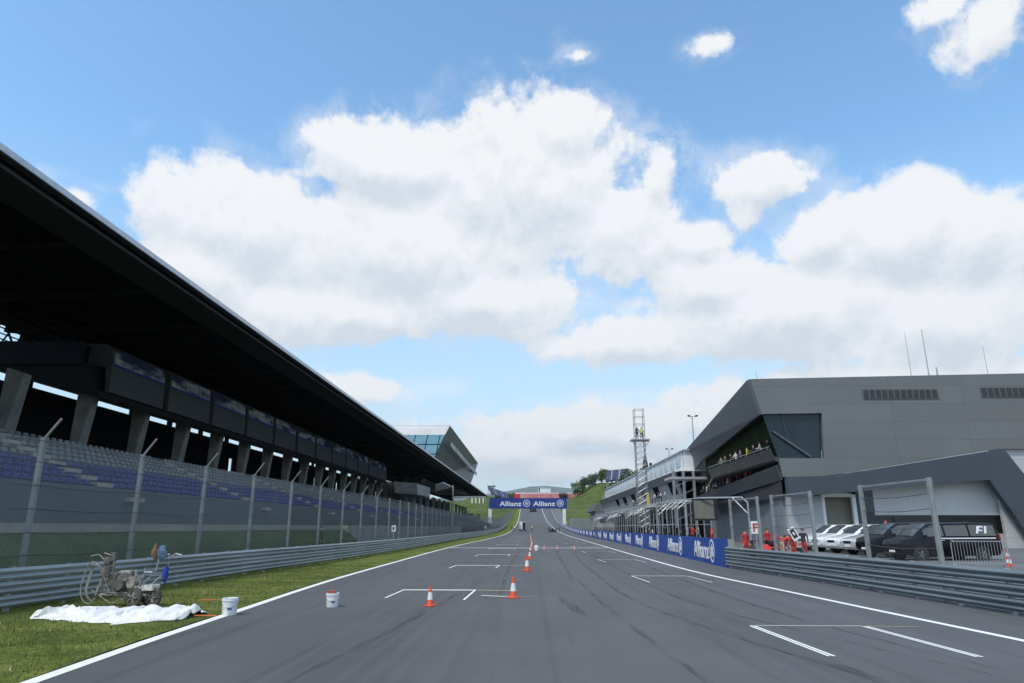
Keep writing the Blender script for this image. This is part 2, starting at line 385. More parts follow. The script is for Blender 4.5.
# terrain to the horizon
tx = sorted(set([-12000, -6000, -3000, -1500, -800, -400, -200, -140]+list(range(-100, 130, 5))+[150, 200, 400, 800, 1500, 3000, 6000, 12000]))
ty = sorted(set([-300, -150, -80, -40]+list(range(-30, 900, 12))+[950, 1000, 1100, 1300, 1600, 2000, 2600, 3300, 4200, 5500, 8000, 11000, 13600]))
b = MB(); b.v = [(x, y, T(y)+hill(x, y)-.06) for y in ty for x in tx]
n = len(tx); b.f = [(j*n+i, j*n+i+1, (j+1)*n+i+1, (j+1)*n+i) for j in range(len(ty)-1) for i in range(n-1)]; b.mi = [0]*len(b.f)
tag(b.build('terrain', M_GRASS2, smooth=True), kind='structure')
def flat(dz): return lambda x, y: T(y)+dz
strip('road', lambda y: XL(y)-.28, lambda y: BR(y)+.6, 3, flat(0), M_ASPH)
PITZ = lambda x, y: T(y)+.006+.45*min(1, max(0, (x-12)/6))*min(1, max(0, (320-y)/30))
strip('pit_lane', lambda y: BR(y)+.3, lambda y: 62-40*min(1, max(0, (y-265)/60)), 12, PITZ, mat('pit_asphalt', (.13, .132, .135), .85, 0, .2, .3, .2, 40), ys=[y for y in YS if y < 560])
def vz(x, y):
    u = (x-BL(y))/(XL(y)-BL(y)); return T(y)+.03*math.sin(u*3.1)+.012*math.sin(y*.7+x*2)+.01
strip('grass_verge', lambda y: BL(y)-1.2, lambda y: XL(y)-.16, 8, vz, M_GRASS)
# bank behind the fence, in front of the stand
def bank(x, y):
    k = min(1, max(0, (-14.6-x)/2.9)); k = k*k*(3-2*k); return T(y)+1.9*k
strip('grass_bank', lambda y: -18.6, lambda y: min(BL(y)-.7, -13.3), 8, bank, grass_mat('bank_grass', (.030, .052, .010), (.065, .095, .018)), ys=[y for y in YS if y < 67])
strip('service_road', lambda y: -60, lambda y: BL(y)-.7, 3, flat(.002), M_CONCD, ys=[y for y in YS if 64 < y < 520])
# painted lines
def linestrip(fx, w, m, y0, y1, dz=.006):
    return strip('edge_line', lambda y: fx(y)-w/2, lambda y: fx(y)+w/2, 1, flat(dz), m, ys=[y for y in YS if y0 <= y <= y1])
linestrip(XL, .24, M_WHITE, -10, 800); linestrip(XR, .2, M_WHITE, -10, 800)
def mark(pts, w, m, dz=.007):
    b = MB()
    for (x0, y0), (x1, y1) in zip(pts[:-1], pts[1:]):
        d = Vector((x1-x0, y1-y0)); d.normalize(); nx, ny = -d.y*w/2, d.x*w/2
        b.add([(x0+nx, y0+ny, T(y0)+dz), (x0-nx, y0-ny, T(y0)+dz), (x1-nx, y1-ny, T(y1)+dz), (x1+nx, y1+ny, T(y1)+dz)], [(0, 1, 2, 3)])
    return tag(b.build('grid_marking', m), kind='structure')
for k in range(12):
    y = 24.9+15.65*k; x = -4.46+.035*k*4 if k < 3 else -4.1; w = .26+.05*k
    mark([(x, y), (x+2.56, y-.02)], w, M_WHITE); mark([(x+.05, y-.02-w/2), (x-.02, y-2.75)], .07, M_WHITE); mark([(x+2.52, y-.04-w/2), (x+2.44, y-3.3 if k == 0 else y-2.4)], .07, M_WHITE)
    mark([(x+2.62, y-.02), (x+4.0, y-.25)], w, M_YEL)
    y = 16.3+15.85*k; x = 4.82-.4*min(k, 1); w = .07 if k == 0 else .2
    mark([(x, y), (x+2.42, y-.02)], w, M_WHITE2); mark([(x+2.46, y-.03), (x+3.6, y-.1)], .07, M_YEL)
    for q in (x+.02, x+2.46):
        for e in ((-.045, .045) if k == 0 else (0,)): mark([(q+e, y-.03-w/2), (q+e+.2, y-3.7)], .06, M_WHITE)
mark([(-8.4, 74.2), (7.9, 74.2)], 1.1, M_WHITE2)
mark([(-1.6, 23.0), (-.7, 22.6)], .18, M_WHITE2); mark([(-.8, 22.55), (.2, 22.8)], .1, M_YEL)
def skid(pts, w):
    fx = curve(sorted((y, x) for x, y in pts)); y0, y1 = min(p[1] for p in pts), max(p[1] for p in pts); n_ = 40; b = MB()
    for i in range(n_+1):
        y = y0+(y1-y0)*i/n_; ww = w*(.3+.7*math.sin(math.pi*i/n_)**.5); b.v += [(fx(y)-ww/2, y, T(y)+.005), (fx(y)+ww/2, y, T(y)+.005)]
    b.f = [(2*i, 2*i+1, 2*i+3, 2*i+2) for i in range(n_)]; b.mi = [0]*n_; tag(b.build('tyre_mark', M_SKID), kind='structure')
M_SKID = bpy.data.materials.new('tyre_rubber_trace'); M_SKID.use_nodes = True; st_ = NT(M_SKID.node_tree); sb_ = M_SKID.node_tree.nodes['Principled BSDF']
sp_ = st_.n('ShaderNodeNewGeometry').outputs['Position']
sb_.inputs['Base Color'].default_value = (.045, .046, .05, 1); sb_.inputs['Roughness'].default_value = .8
st_.put(sb_.inputs['Alpha'], st_.m('MULTIPLY', st_.ramp(st_.noise(st_.vm('MULTIPLY', sp_, (6, .5, 1)), 1., 6, .65), .38, .68), .36))
for pts, w in (([(3.6, 62), (3.0, 34), (3.3, 19), (5.2, 9)], .20), ([(5.1, 60), (4.5, 34), (4.9, 19), (7.2, 9.5)], .20), ([(6.9, 52), (6.2, 28), (6.5, 16), (7.4, 10)], .24), ([(-2.4, 24), (-2.9, 16), (-3.6, 9)], .18), ([(.9, 22.5), (1.15, 19.5), (1.3, 18)], .35), ([(1.9, 30), (2.1, 18), (2.6, 8)], .16), ([(-.9, 70), (-1.2, 40), (-1.0, 22)], .22), ([(2.6, 80), (2.0, 50), (1.7, 30)], .22), ([(4.4, 13), (5.2, 10.5), (6.2, 8.5)], .3)): skid(pts, w)
# grass blades on the near verge
b = MB(); rnd = random.Random(3)
for i in range(26000):
    y = 6+rnd.random()**1.6*34; a, c = BL(y)+.25, XL(y)-.12; x = a+(c-a)*rnd.random()
    h = .03+rnd.random()*.055; an = rnd.random()*6.28; w = .006+.006*rnd.random(); dx, dy = math.cos(an)*w, math.sin(an)*w
    lx, ly = (rnd.random()-.5)*.05, (rnd.random()-.5)*.05; z = vz(x, y)-.005
    b.k = 1 if rnd.random() < .25 else (2 if rnd.random() < .015 else 0)
    b.add([(x-dx, y-dy, z), (x+dx, y+dy, z), (x+lx, y+ly, z+h)], [(0, 1, 2)])
tag(b.build('grass_blades', [mat('grass_blade', (.105, .13, .03), .9, 0, .3, 2), mat('dry_blade', (.19, .18, .07), .9, 0, .2, 2), mat('daisy', (.6, .6, .5), .9)]), 'short green grass between the track edge line and the steel guardrail', 'grass', kind='stuff')
# far mountains
b = MB(); nx = 70; rows = [(0, 0), (.25, .35), (.55, .8), (.8, 1.), (1., .75)]
for v, hh in rows:
    for i in range(nx+1):
        x = -4200+8400*i/nx; u = x/1000; x *= 2.55
        xx = x/2.55; H = 215+58*math.exp(-((xx+130)/520)**2)+30*math.sin(u*2.1+.6)+16*math.sin(u*5.3)+8*math.sin(u*11+1)-60*min(1, abs(xx)/3500)
        x_ = -4200+8400*i/nx; b.v.append((x_*2.55, 11200+2200*v, -3+2.5*(H*hh+(4*math.sin(u*23+v*9) if 0 < hh < 1 else 0))))
n = nx+1; b.f = [(j*n+i, j*n+i+1, (j+1)*n+i+1, (j+1)*n+i) for j in range(len(rows)-1) for i in range(nx)]; b.mi = [0]*len(b.f)
tag(b.build('mountains', mat('forest_slope', (.04, .06, .03), .95, 0, .35, .0016), smooth=True), kind='structure')

# ------------------------------------------------------------------ guardrails
W = [(0, 0), (.012, .02), (.075, .055), (.083, .08), (.075, .105), (.015, .135), (.008, .155), (.015, .175), (.075, .205), (.083, .23), (.075, .255), (.012, .29), (0, .31)]
def guardrail(label, fx, side, y0, y1, m, zf=T, step=2., nmax=60):
    t = thing('guardrail', label, 'guardrail', (fx(y0), y0, zf(y0)))
    ys = [y0+i*(y1-y0)/int((y1-y0)/1.5) for i in range(int((y1-y0)/1.5)+1)]
    for k in range(3):
        b = MB(); b.sweep([(a, h+.10+k*.335) for a, h in W], [(fx(y), y, zf(y)) for y in ys], side); 
        pr = [(a-.012, h+.10+k*.335) for a, h in W]; b.sweep(pr, [(fx(y), y, zf(y)) for y in ys], side)
        b.build('rail', m, t, smooth=True, auto=60)
    y = y0+.4; i = 0
    while y < y1 and i < nmax:
        b = MB(); x = fx(y)-side*.09
        b.bx(x-.06, x+.06, y-.05, y+.05, zf(y)-.1, zf(y)+1.1); b.bx(min(fx(y)-side*.0, x), max(fx(y), x), y-.15, y-.06, zf(y)+.2, zf(y)+1.05)
        b.build('post', M_POST, t, bevel=.008); y += step*(1 if y < 60 else 3); i += 1
    return t
guardrail('long galvanised steel guardrail running beside the grass verge under the grandstand fence', BL, 1, -6, 330, M_STEEL)
guardrail('weathered dark steel guardrail between the track and the parked cars on the right', lambda y: BR(y)-.02, -1, -4, 38.6, M_STEELR)

# ------------------------------------------------------------------ catch fence on the left
FX = lambda y: BL(y)-.75 if y > 30 else BL(y)-.75
M_CHAIN = mesh_mat('chain_link', (.40, .43, .44), .070, .008)
M_CHAIND = mesh_mat('dense_mesh', (.13, .145, .155), .05, .0125)
M_CHAINF = mesh_mat('fine_mesh', (.24, .26, .27), .05, .0065)
tf = thing('catch_fence', 'tall grey catch fence of bent posts, cables and wire mesh behind the left guardrail', 'fence', (FX(10), 10, 0))
py = [9.9+4.8*i for i in range(-2, 62)]+[312+10*i for i in range(26)]
for i, y in enumerate(py):
    b = MB(); x = FX(y); z = T(y)
    pw_ = .13 if y < 85 else .07
    b.bar((x, y, z), (x, y, z+4.6), pw_, pw_)
    if y < 60: b.bar((x, y, z+4.56), (x+.42, y, z+5.16), .06, .06)
    b.bx(x-.14, x+.14, y-.14, y+.14, z, z+.03)
    b.build('post', M_FPOST, tf, bevel=.01)
for h in (1.35, 1.95, 2.6, 3.25, 3.9, 4.5):
    b = MB(); pts = []
    for i in range(len(py)-1):
        y0, y1 = py[i], py[i+1]
        for k in range(4): y = y0+(y1-y0)*k/4; pts.append((FX(y)+.09, y, T(y)+h-.05*math.sin(math.pi*k/4)))
    b.path(pts, .012, 4); b.build('cable', M_CABLE, tf)
for (a, c, m) in ((0, 9, M_CHAIN), (8, 19, M_CHAINF), (18, 90, M_CHAIND)):
    ys = py[a:c]; me = bpy.data.meshes.new('wire_mesh'); vs = []; fs = []; uv = []
    off = tf.location
    for y in ys:
        for h in (.55, 4.55): vs.append(Vector((FX(y)+.08, y, T(y)+h))-off)
    for i in range(len(ys)-1): fs.append((2*i, 2*i+2, 2*i+3, 2*i+1))
    me.from_pydata(vs, [], fs); ul = me.uv_layers.new(name='UVMap')
    for p in me.polygons:
        for li in p.loop_indices:
            v = me.vertices[me.loops[li].vertex_index].co; ul.data[li].uv = (v.y, v.z)
    me.materials.append(m); o = bpy.data.objects.new('wire_mesh', me); COL.objects.link(o); o.parent = tf

# ------------------------------------------------------------------ grandstand
GE = 322.
gs = thing('grandstand', 'long dark covered grandstand with blue and grey seats beside the left fence', 'grandstand', (-28, 20, 0))
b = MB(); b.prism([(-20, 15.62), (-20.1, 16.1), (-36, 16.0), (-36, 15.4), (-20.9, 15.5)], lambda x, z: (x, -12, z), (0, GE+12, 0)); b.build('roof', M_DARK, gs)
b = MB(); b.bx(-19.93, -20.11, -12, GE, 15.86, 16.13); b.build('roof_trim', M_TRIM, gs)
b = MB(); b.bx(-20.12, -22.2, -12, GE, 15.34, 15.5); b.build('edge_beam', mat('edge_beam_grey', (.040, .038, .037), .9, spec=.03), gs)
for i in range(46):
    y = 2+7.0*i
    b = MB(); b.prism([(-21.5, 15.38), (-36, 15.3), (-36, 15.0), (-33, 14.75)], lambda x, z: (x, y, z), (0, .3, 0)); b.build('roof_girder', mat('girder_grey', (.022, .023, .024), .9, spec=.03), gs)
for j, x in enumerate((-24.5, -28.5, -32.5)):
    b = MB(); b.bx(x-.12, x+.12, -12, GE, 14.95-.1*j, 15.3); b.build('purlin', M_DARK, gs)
# lounge deck with raked underside, and the boxes
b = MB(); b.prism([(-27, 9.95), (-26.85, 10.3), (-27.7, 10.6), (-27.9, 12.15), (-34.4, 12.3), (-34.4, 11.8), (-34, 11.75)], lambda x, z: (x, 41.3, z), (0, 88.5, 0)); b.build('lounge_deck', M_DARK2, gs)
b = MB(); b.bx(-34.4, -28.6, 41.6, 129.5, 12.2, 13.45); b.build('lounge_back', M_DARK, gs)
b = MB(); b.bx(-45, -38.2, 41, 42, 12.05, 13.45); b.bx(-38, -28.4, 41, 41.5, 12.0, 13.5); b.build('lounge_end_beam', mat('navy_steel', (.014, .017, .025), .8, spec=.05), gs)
M_LOUNGE = bpy.data.materials.new('lounge_glass_painted_reflection'); M_LOUNGE.use_nodes = True; lt_ = NT(M_LOUNGE.node_tree); lb_ = M_LOUNGE.node_tree.nodes['Principled BSDF']
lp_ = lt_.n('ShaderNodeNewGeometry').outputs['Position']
lt_.put(lb_.inputs['Base Color'], lt_.mix(lt_.ramp(lt_.noise(lt_.vm('MULTIPLY', lp_, (1, .45, 1.6)), .8, 2, .5), .40, .64), (.035, .042, .07, 1), (.30, .31, .32, 1))); lb_.inputs['Roughness'].default_value = .08  # pale noise patches painted into the pane colour stand in for reflections
edges = [(42.28, 48.87), (49.58, 56.27), (56.9, 63.6), (64.2, 70.9), (71.5, 78.0), (78.7, 85.2), (85.9, 92.6), (93.2, 99.6), (100.2, 106.8), (107.4, 114.2), (114.8, 121.6), (122.2, 129.0)]
for a, c in edges:
    b = MB(); b.prism([(-26.9, 10.42), (-26.95, 12.18), (-27.05, 13.2), (-27.6, 13.62), (-29, 13.62), (-29, 12.2), (-27.4, 12.1), (-27.2, 10.42)], lambda x, z: (x, a, z), (0, c-a, 0))
    box = b.build('commentary_box', mat('box_grey', (.055, .058, .06), .8, spec=.08), gs, bevel=.03)
    w = (c-a-.3)/3
    for k in range(3):
        y = a+.15+k*w
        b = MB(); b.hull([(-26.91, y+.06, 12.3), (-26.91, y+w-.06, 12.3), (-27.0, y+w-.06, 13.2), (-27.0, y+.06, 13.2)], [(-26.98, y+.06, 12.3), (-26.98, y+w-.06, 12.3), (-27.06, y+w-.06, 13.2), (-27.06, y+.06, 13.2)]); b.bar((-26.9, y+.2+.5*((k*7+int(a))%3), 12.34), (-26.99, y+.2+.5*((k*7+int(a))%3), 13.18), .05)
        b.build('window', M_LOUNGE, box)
    b = MB(); b.bx(-26.9, -26.86, a+.1, c-.1, 12.18, 12.29); b.build('blue_sill', M_SEATB, box)
for i in range(7):
    b = MB(); x = -29.5-1.05*i; b.bar((x, 42.2, 13.5), (x-.9, 42.2, 15.2), .1); b.bar((x-.9, 42.2, 13.6), (x, 42.2, 15.2), .08); b.bar((x, 38, 14.4), (x, 46, 14.4), .07); b.build('truss_brace', M_DARK2, gs)
# columns and concourse
i = 0; y = 30.2
while y < GE-10:
    b = MB(); b.hull([(-28.3, y-.55, 6.8), (-28.3, y+.3, 6.8), (-28.9, y+.3, 6.8), (-28.9, y-.55, 6.8)], [(-27.9, y-.3, 10.3), (-27.9, y+.3, 10.3), (-29.0, y+.3, 10.65), (-29.0, y-.3, 10.65)])
    b.build('column', mat('column_concrete', (.15, .147, .135), .85, 0, .25, 1.2, .2, 12), gs, bevel=.05); y += 6.25 if y < 140 else 12.5
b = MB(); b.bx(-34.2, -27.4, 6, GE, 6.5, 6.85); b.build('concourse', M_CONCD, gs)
rr = random.Random(5); y = 6.; k = 0
for (y0, y1, h) in [(6, 44.3, 11.2)]+[(44.3+i*6.25, 44.3+(i+1)*6.25, 11.28) for i in range(40)]:
    b = MB(); op = rr.random() < .42
    if op:
        b.bx(-34.1, -33.9, y0, y0+1.2, 6.85, h); b.bx(-34.1, -33.9, y0+2.3, y1, 6.85, h); b.bx(-34.1, -33.9, y0+1.2, y0+2.3, 9.6, h)
    else: b.bx(-34.1, -33.9, y0, y1, 6.85, h)
    b.bx(-34.15, -33.85, y0, y0+.5, h, 11.8)
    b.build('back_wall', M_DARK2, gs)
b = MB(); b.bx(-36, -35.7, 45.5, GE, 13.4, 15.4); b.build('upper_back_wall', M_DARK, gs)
# terrace steps
NR = 10; rx = lambda r: -18.35-r*.80; rz = lambda r: 3.2+r*.335
b = MB()
for r in range(NR+1):
    b.bx(rx(r)-.8, rx(r)+.0, 6, GE, rz(r)-.9, rz(r))
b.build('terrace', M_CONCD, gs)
b = MB(); b.bx(-18.35, -18.2, 6, GE, 2.25, 3.72); b.build('front_wall', M_BANNER, gs)
b = MB(); b.bx(-18.35, -18.22, 6, 68, 1.5, 2.246); b.build('wall_base', M_BEIGE, gs)
AIS = [15.5+16*i for i in range(20)]
for a in AIS:
    b = MB()
    for r in range(NR): b.bx(rx(r)-.78, rx(r)+.42, a-.62, a+.62, rz(r)+.002, rz(r)+.18)
    b.build('aisle_steps', M_BEIGE, gs)
def seatgeo(b, x, y, z):
    w = .175
    b.add([(x, y-w, z+.36), (x, y+w, z+.36), (x-.36, y+w, z+.33), (x-.36, y-w, z+.33), (x-.42, y+w, z+.56), (x-.42, y-w, z+.56), (x-.385, y+w*.8, z+.60), (x-.385, y-w*.8, z+.60), (x-.32, y+w, z+.39), (x-.32, y-w, z+.39), (x+.02, y-w, z+.39), (x+.02, y+w, z+.39)],
          [(0, 1, 2, 3), (3, 2, 4, 5), (5, 4, 6, 7), (7, 6, 8, 9), (9, 8, 11, 10), (10, 11, 1, 0), (0, 3, 9, 10), (1, 11, 8, 2), (2, 8, 6, 4), (3, 5, 7, 9)])
    b.box((x-.2, y, z+.2), (.06, .06, .4))
seats = []
for r in range(NR):
    y = 18.
    while y < 250:
        if all(abs(y-a) > .85 for a in AIS): seats.append((r, y))
        y += .54 if y < 120 else 1.08
protos = {}
for kk, m in ((0, M_SEATB), (1, M_SEATG)):
    b = MB(); seatgeo(b, 0, 0, 0); o = b.build('seat', m, gs, world=False); protos[kk] = o.data; bpy.data.objects.remove(o)
isblue = lambda r, y: r < (5 if y < 70 else 4)
near = [s for s in seats if s[1] > 22.4 and s[0] < 5][:0]
near = sorted([s for s in seats if 22.6+s[0]*.9 < s[1]], key=lambda s: s[1]+s[0]*.1)[:100]; ns = set(near)
for r, y in near:
    o = bpy.data.objects.new('seat', protos[0 if isblue(r, y) else 1]); COL.objects.link(o); o.parent = gs
    o.location = Vector((rx(r)-.2, y, rz(r)))-gs.location
b = MB()
for r, y in seats:
    if (r, y) in ns: continue
    b.k = 0 if isblue(r, y) else 1; seatgeo(b, rx(r)-.2, y, rz(r))
o = b.build('seat_rows', [M_SEATB, M_SEATG], gs); o['kind'] = 'stuff'
# wall of concrete panels past the end of the bank
tw = thing('panel_wall', 'pale concrete panel wall behind the fence past the end of the grass bank', 'wall', (-17, 66, 0))
for i in range(24):
    y0 = 66+4.4*i; b = MB(); b.bx(-17.1, -16.9, y0+.06, y0+4.34, T(y0)-.1, T(y0)+2.25); b.build('wall_panel', M_BEIGE, tw)
b = MB(); b.prism([(66, 0), (66, 2.1), (62.3, 0)], lambda y, z: (-16.95, y, z), (-.3, 0, 0)); b.build('ramp_end', M_BEIGE, tw)
for i in range(25):
    y0 = 66+4.4*i; b = MB(); b.bx(-17.05, -16.95, y0-.055, y0+.055, T(y0), T(y0)+2.2); b.build('wall_post', M_DARK2, tw)

# race control building over the far end of the stand
rb = thing('control_building', 'angular grey building with slanted glass front rising above the far end of the grandstand roof', 'building', (-30, 230, 0))
def loft(b, a, c): return b.hull(a, c)
b = MB()  # main hull: near face at 203, far face slanted
b.hull([(-24, 203, 31.4), (-50, 203, 31.4), (-50, 190, 14), (-30, 190, 14)], [(-24, 315, 30.3), (-50, 315, 30.3), (-50, 262, 14), (-24.6, 268, 14)])
b.build('hull', clad_mat('control_cladding', (.085, .09, .088), 7, 1.6, .15, .5, .1, axis=(1, 2)), rb)
b = MB(); b.hull([(-24.0, 202.7, 31.3), (-50, 202.7, 31.3), (-50, 200.6, 28.3), (-25.1, 200.6, 28.3)], [(-24.05, 203, 31.3), (-50, 203, 31.3), (-50, 201, 28.3), (-25.1, 201, 28.3)])
b.build('front_fascia', M_CLADW, rb)
b = MB(); b.hull([(-25.15, 200.2, 28.2), (-50, 200.2, 28.2), (-50, 193.2, 19), (-28.0, 193.2, 19)], [(-25.15, 200.5, 28.2), (-50, 200.5, 28.2), (-50, 193.5, 19), (-28.0, 193.5, 19)])
b.build('front_window', glass('pale_blue_glass', (.10, .22, .27), .12), rb)
b = MB()
for i in range(7):
    x = -26.5-3.6*i; b.bar((x, 200.1, 28.2), (x-.6, 193.1, 19), .16)
for zz, yy in ((25.2, 197.8), (22.2, 195.5)): b.bar((-26, yy, zz), (-50, yy, zz), .16)
b.build('mullion', M_DARK2, rb)
for i in range(14):
    y = 208+7.3*i; b = MB(); z0 = 28.6-.32*i*.3; 
    b.hull([(-23.95, y, z0-1.6), (-23.95, y+4.8, z0-1.7), (-23.95, y+4.3, z0-3.2), (-23.95, y-.6, z0-3.1)], [(-24.2, y, z0-1.6), (-24.2, y+4.8, z0-1.7), (-24.2, y+4.3, z0-3.2), (-24.2, y-.6, z0-3.1)])
    b.build('window', mat('pale_blind', (.42, .40, .40), .5, 0, .5, .6), rb)

# small things at the far end of the stand
c = thing('canopy_mast', 'slim mast holding a white canopy at the far end of the grandstand', 'canopy', (-16.5, 146, T(146)))
b = MB(); b.tube((-16.3, 146, T(146)), (-16.3, 146, 10.6), .16, .12); b.build('mast', M_POST, c)
b = MB(); b.hull([(-16.5, 146, 10.2), (-18, 143, 10.9), (-20, 146, 10.6), (-20.4, 149, 9.4)], [(-16.5, 146, 10.35), (-18, 143, 11.05), (-20, 146, 10.75), (-20.4, 149, 9.55)]); b.build('canopy_sheet', M_WPAINT, c)
c = thing('camera_gantry', 'white horizontal truss with hanging lights beside the far fence', 'gantry', (-16, 150, T(150)))
b = MB(); b.bx(-16.6, -9.6, 149.9, 150.2, 8.15, 8.5); b.build('beam', M_ALU, c)
b = MB(); b.bx(-16.7, -16.5, 149.9, 150.1, 0, 8.5); b.bx(-9.75, -9.6, 149.95, 150.1, 5.6, 8.15); b.build('upright', M_ALU, c)
for i in range(4):
    b = MB(); x = -12.6+.8*i; b.bx(x-.12, x+.12, 149.9, 150.1, 7.0, 8.14); b.build('hanging_light', M_WPAINT, c)
for x, y, zt in ((-17.6, 190, 11.5),):
    c = thing('slab_block', 'grey angled stair slab under the far end of the grandstand roof', 'stair block', (-24, 128, 0))
    b = MB(); b.hull([(-26, 132, 10.5), (-22, 134, 10.2), (-22, 136, 8.2), (-26, 133, 8.4)], [(-26, 152, 10.8), (-22, 152, 10.4), (-22, 152, 8.4), (-26, 150, 8.2)]); b.build('slab', M_CONC, c)
    b = MB(); b.bx(-25.5, -24.8, 140, 141, 0, 8.3); b.bx(-25.5, -24.8, 149, 150, 0, 8.3); b.build('pillar', M_CONC, c)

# ------------------------------------------------------------------ lettering
def text_mesh(txt, size, ext=.01, bold=.02):
    cu = bpy.data.curves.new('lettering', 'FONT'); cu.body = txt; cu.size = size; cu.extrude = ext; cu.offset = bold; cu.resolution_u = 3
    cu.align_x = 'LEFT'
    o = bpy.data.objects.new('tmp', cu); COL.objects.link(o); bpy.context.view_layer.update()
    me = bpy.data.meshes.new_from_object(o.evaluated_get(bpy.context.evaluated_depsgraph_get())); bpy.data.objects.remove(o)
    me.materials.clear(); return me
def emblem_mesh(r):
    b = MB(); n = 28
    for i in range(n):
        a, c = 2*math.pi*i/n, 2*math.pi*(i+1)/n; ri = r*.84
        b.prism([(r*math.cos(a), r*math.sin(a)), (r*math.cos(c), r*math.sin(c)), (ri*math.cos(c), ri*math.sin(c)), (ri*math.cos(a), ri*math.sin(a))], lambda x, y: (x, y, -.01), (0, 0, .02))
    for p in ([(-.09, -.52), (.09, -.52), (.09, .34), (.16, .5), (-.02, .58), (-.16, .44), (-.09, .34)], [(-.46, -.36), (-.27, -.5), (-.27, .1), (-.2, .3), (-.36, .38), (-.52, .2), (-.46, .05)], [(.46, -.36), (.27, -.5), (.27, .1), (.2, .3), (.36, .38), (.52, .2), (.46, .05)]):
        b.prism([(x*r, y*r) for x, y in p], lambda x, y: (x, y, -.01), (0, 0, .02))
    o = b.build('emblem', M_LET); me = o.data; bpy.data.objects.remove(o); return me
ME_TXT = text_mesh('Allianz', 1.35, .012, .025); ME_TXT.materials.append(M_LET)
ME_EMB = emblem_mesh(.62)
xs_ = [v.co.x for v in ME_TXT.vertices]; TW = max(xs_)-min(xs_)
def put(name, me, parent, loc, rot, sc=(1, 1, 1)):
    o = bpy.data.objects.new(name, me); COL.objects.link(o); o.parent = parent
    off = Vector(); q = parent
    while q: off += q.matrix_basis.translation; q = q.parent
    o.location = Vector(loc)-off; o.rotation_euler = rot; o.scale = sc; return o

# ------------------------------------------------------------------ pit wall with hoardings
pw = thing('pit_wall', 'long blue pit wall covered in white lettering between the track and the pit lane', 'wall', (10.4, 39, 0))
def pwx(y): return BR(y)-.02
ys = [38.4]+[40.6+10.8*i for i in range(0, 28)]
for i in range(len(ys)-1):
    y0, y1 = ys[i], ys[i+1]; x0, x1 = pwx(y0), pwx(y1); a, c = Vector((x0, y0, T(y0))), Vector((x1, y1, T(y1)))
    nrm = Vector((y1-y0, -(x1-x0), 0)).normalized()
    b = MB(); b.hull([a+Vector((0, 0, -.05)), c+Vector((0, 0, -.05)), c+Vector((0, 0, 1.48)), a+Vector((0, 0, 1.48))], [q+nrm*.06 for q in (a+Vector((0, 0, -.05)), c+Vector((0, 0, -.05)), c+Vector((0, 0, 1.48)), a+Vector((0, 0, 1.48)))])
    pn = b.build('hoarding_panel', M_BLUE, pw)
    if i == 0: continue
    d = (a-c).normalized(); rot = (math.pi/2, 0, math.atan2(d.y, d.x))
    L = 4.7; s0 = a-d*(1.9+L)-nrm*.02 if True else None
    put('lettering', ME_TXT, pn, s0+Vector((0, 0, .30)), rot, (L/TW, 1, 1))
    put('emblem', ME_EMB, pn, a-d*1.05-nrm*.02+Vector((0, 0, .76)), rot, (1, 1.05, 1))
b = MB(); b.sweep([(.07, -.05), (.07, 1.45), (.42, 1.45), (.42, -.05)], [(pwx(y), y, T(y)) for y in ys], 1); b.build('concrete_wall', M_CONC, pw)
b = MB(); b.bx(pwx(38.4)+.07, pwx(38.4)+.42, 38.36, 38.46, 0, 1.45); b.build('wall_end', M_CONC, pw)

# start gantry
gt = thing('start_gantry', 'navy blue gantry banner spanning the track with white lettering', 'gantry', (0, 330, T(330)))
zt = T(330)
b = MB(); b.bx(-19.6, 16.9, 330, 330.8, 10.45, 15.25); b.build('banner', M_NAVY, gt)
for x in (15.6, -19.2):
    b = MB(); b.bx(x-.75, x+.75, 330.1, 331.2, zt-1, 10.44); b.build('upright', M_WBLD, gt)
for x in (-14.6, 1.2):
    put('lettering', ME_TXT, gt, (x, 329.98, 11.65), (math.pi/2, 0, 0), (10.3/TW, 2.25, 1))
    put('emblem', ME_EMB, gt, (x+12.6, 329.98, 12.85), (math.pi/2, 0, 0), (2.6, 2.6, 1))
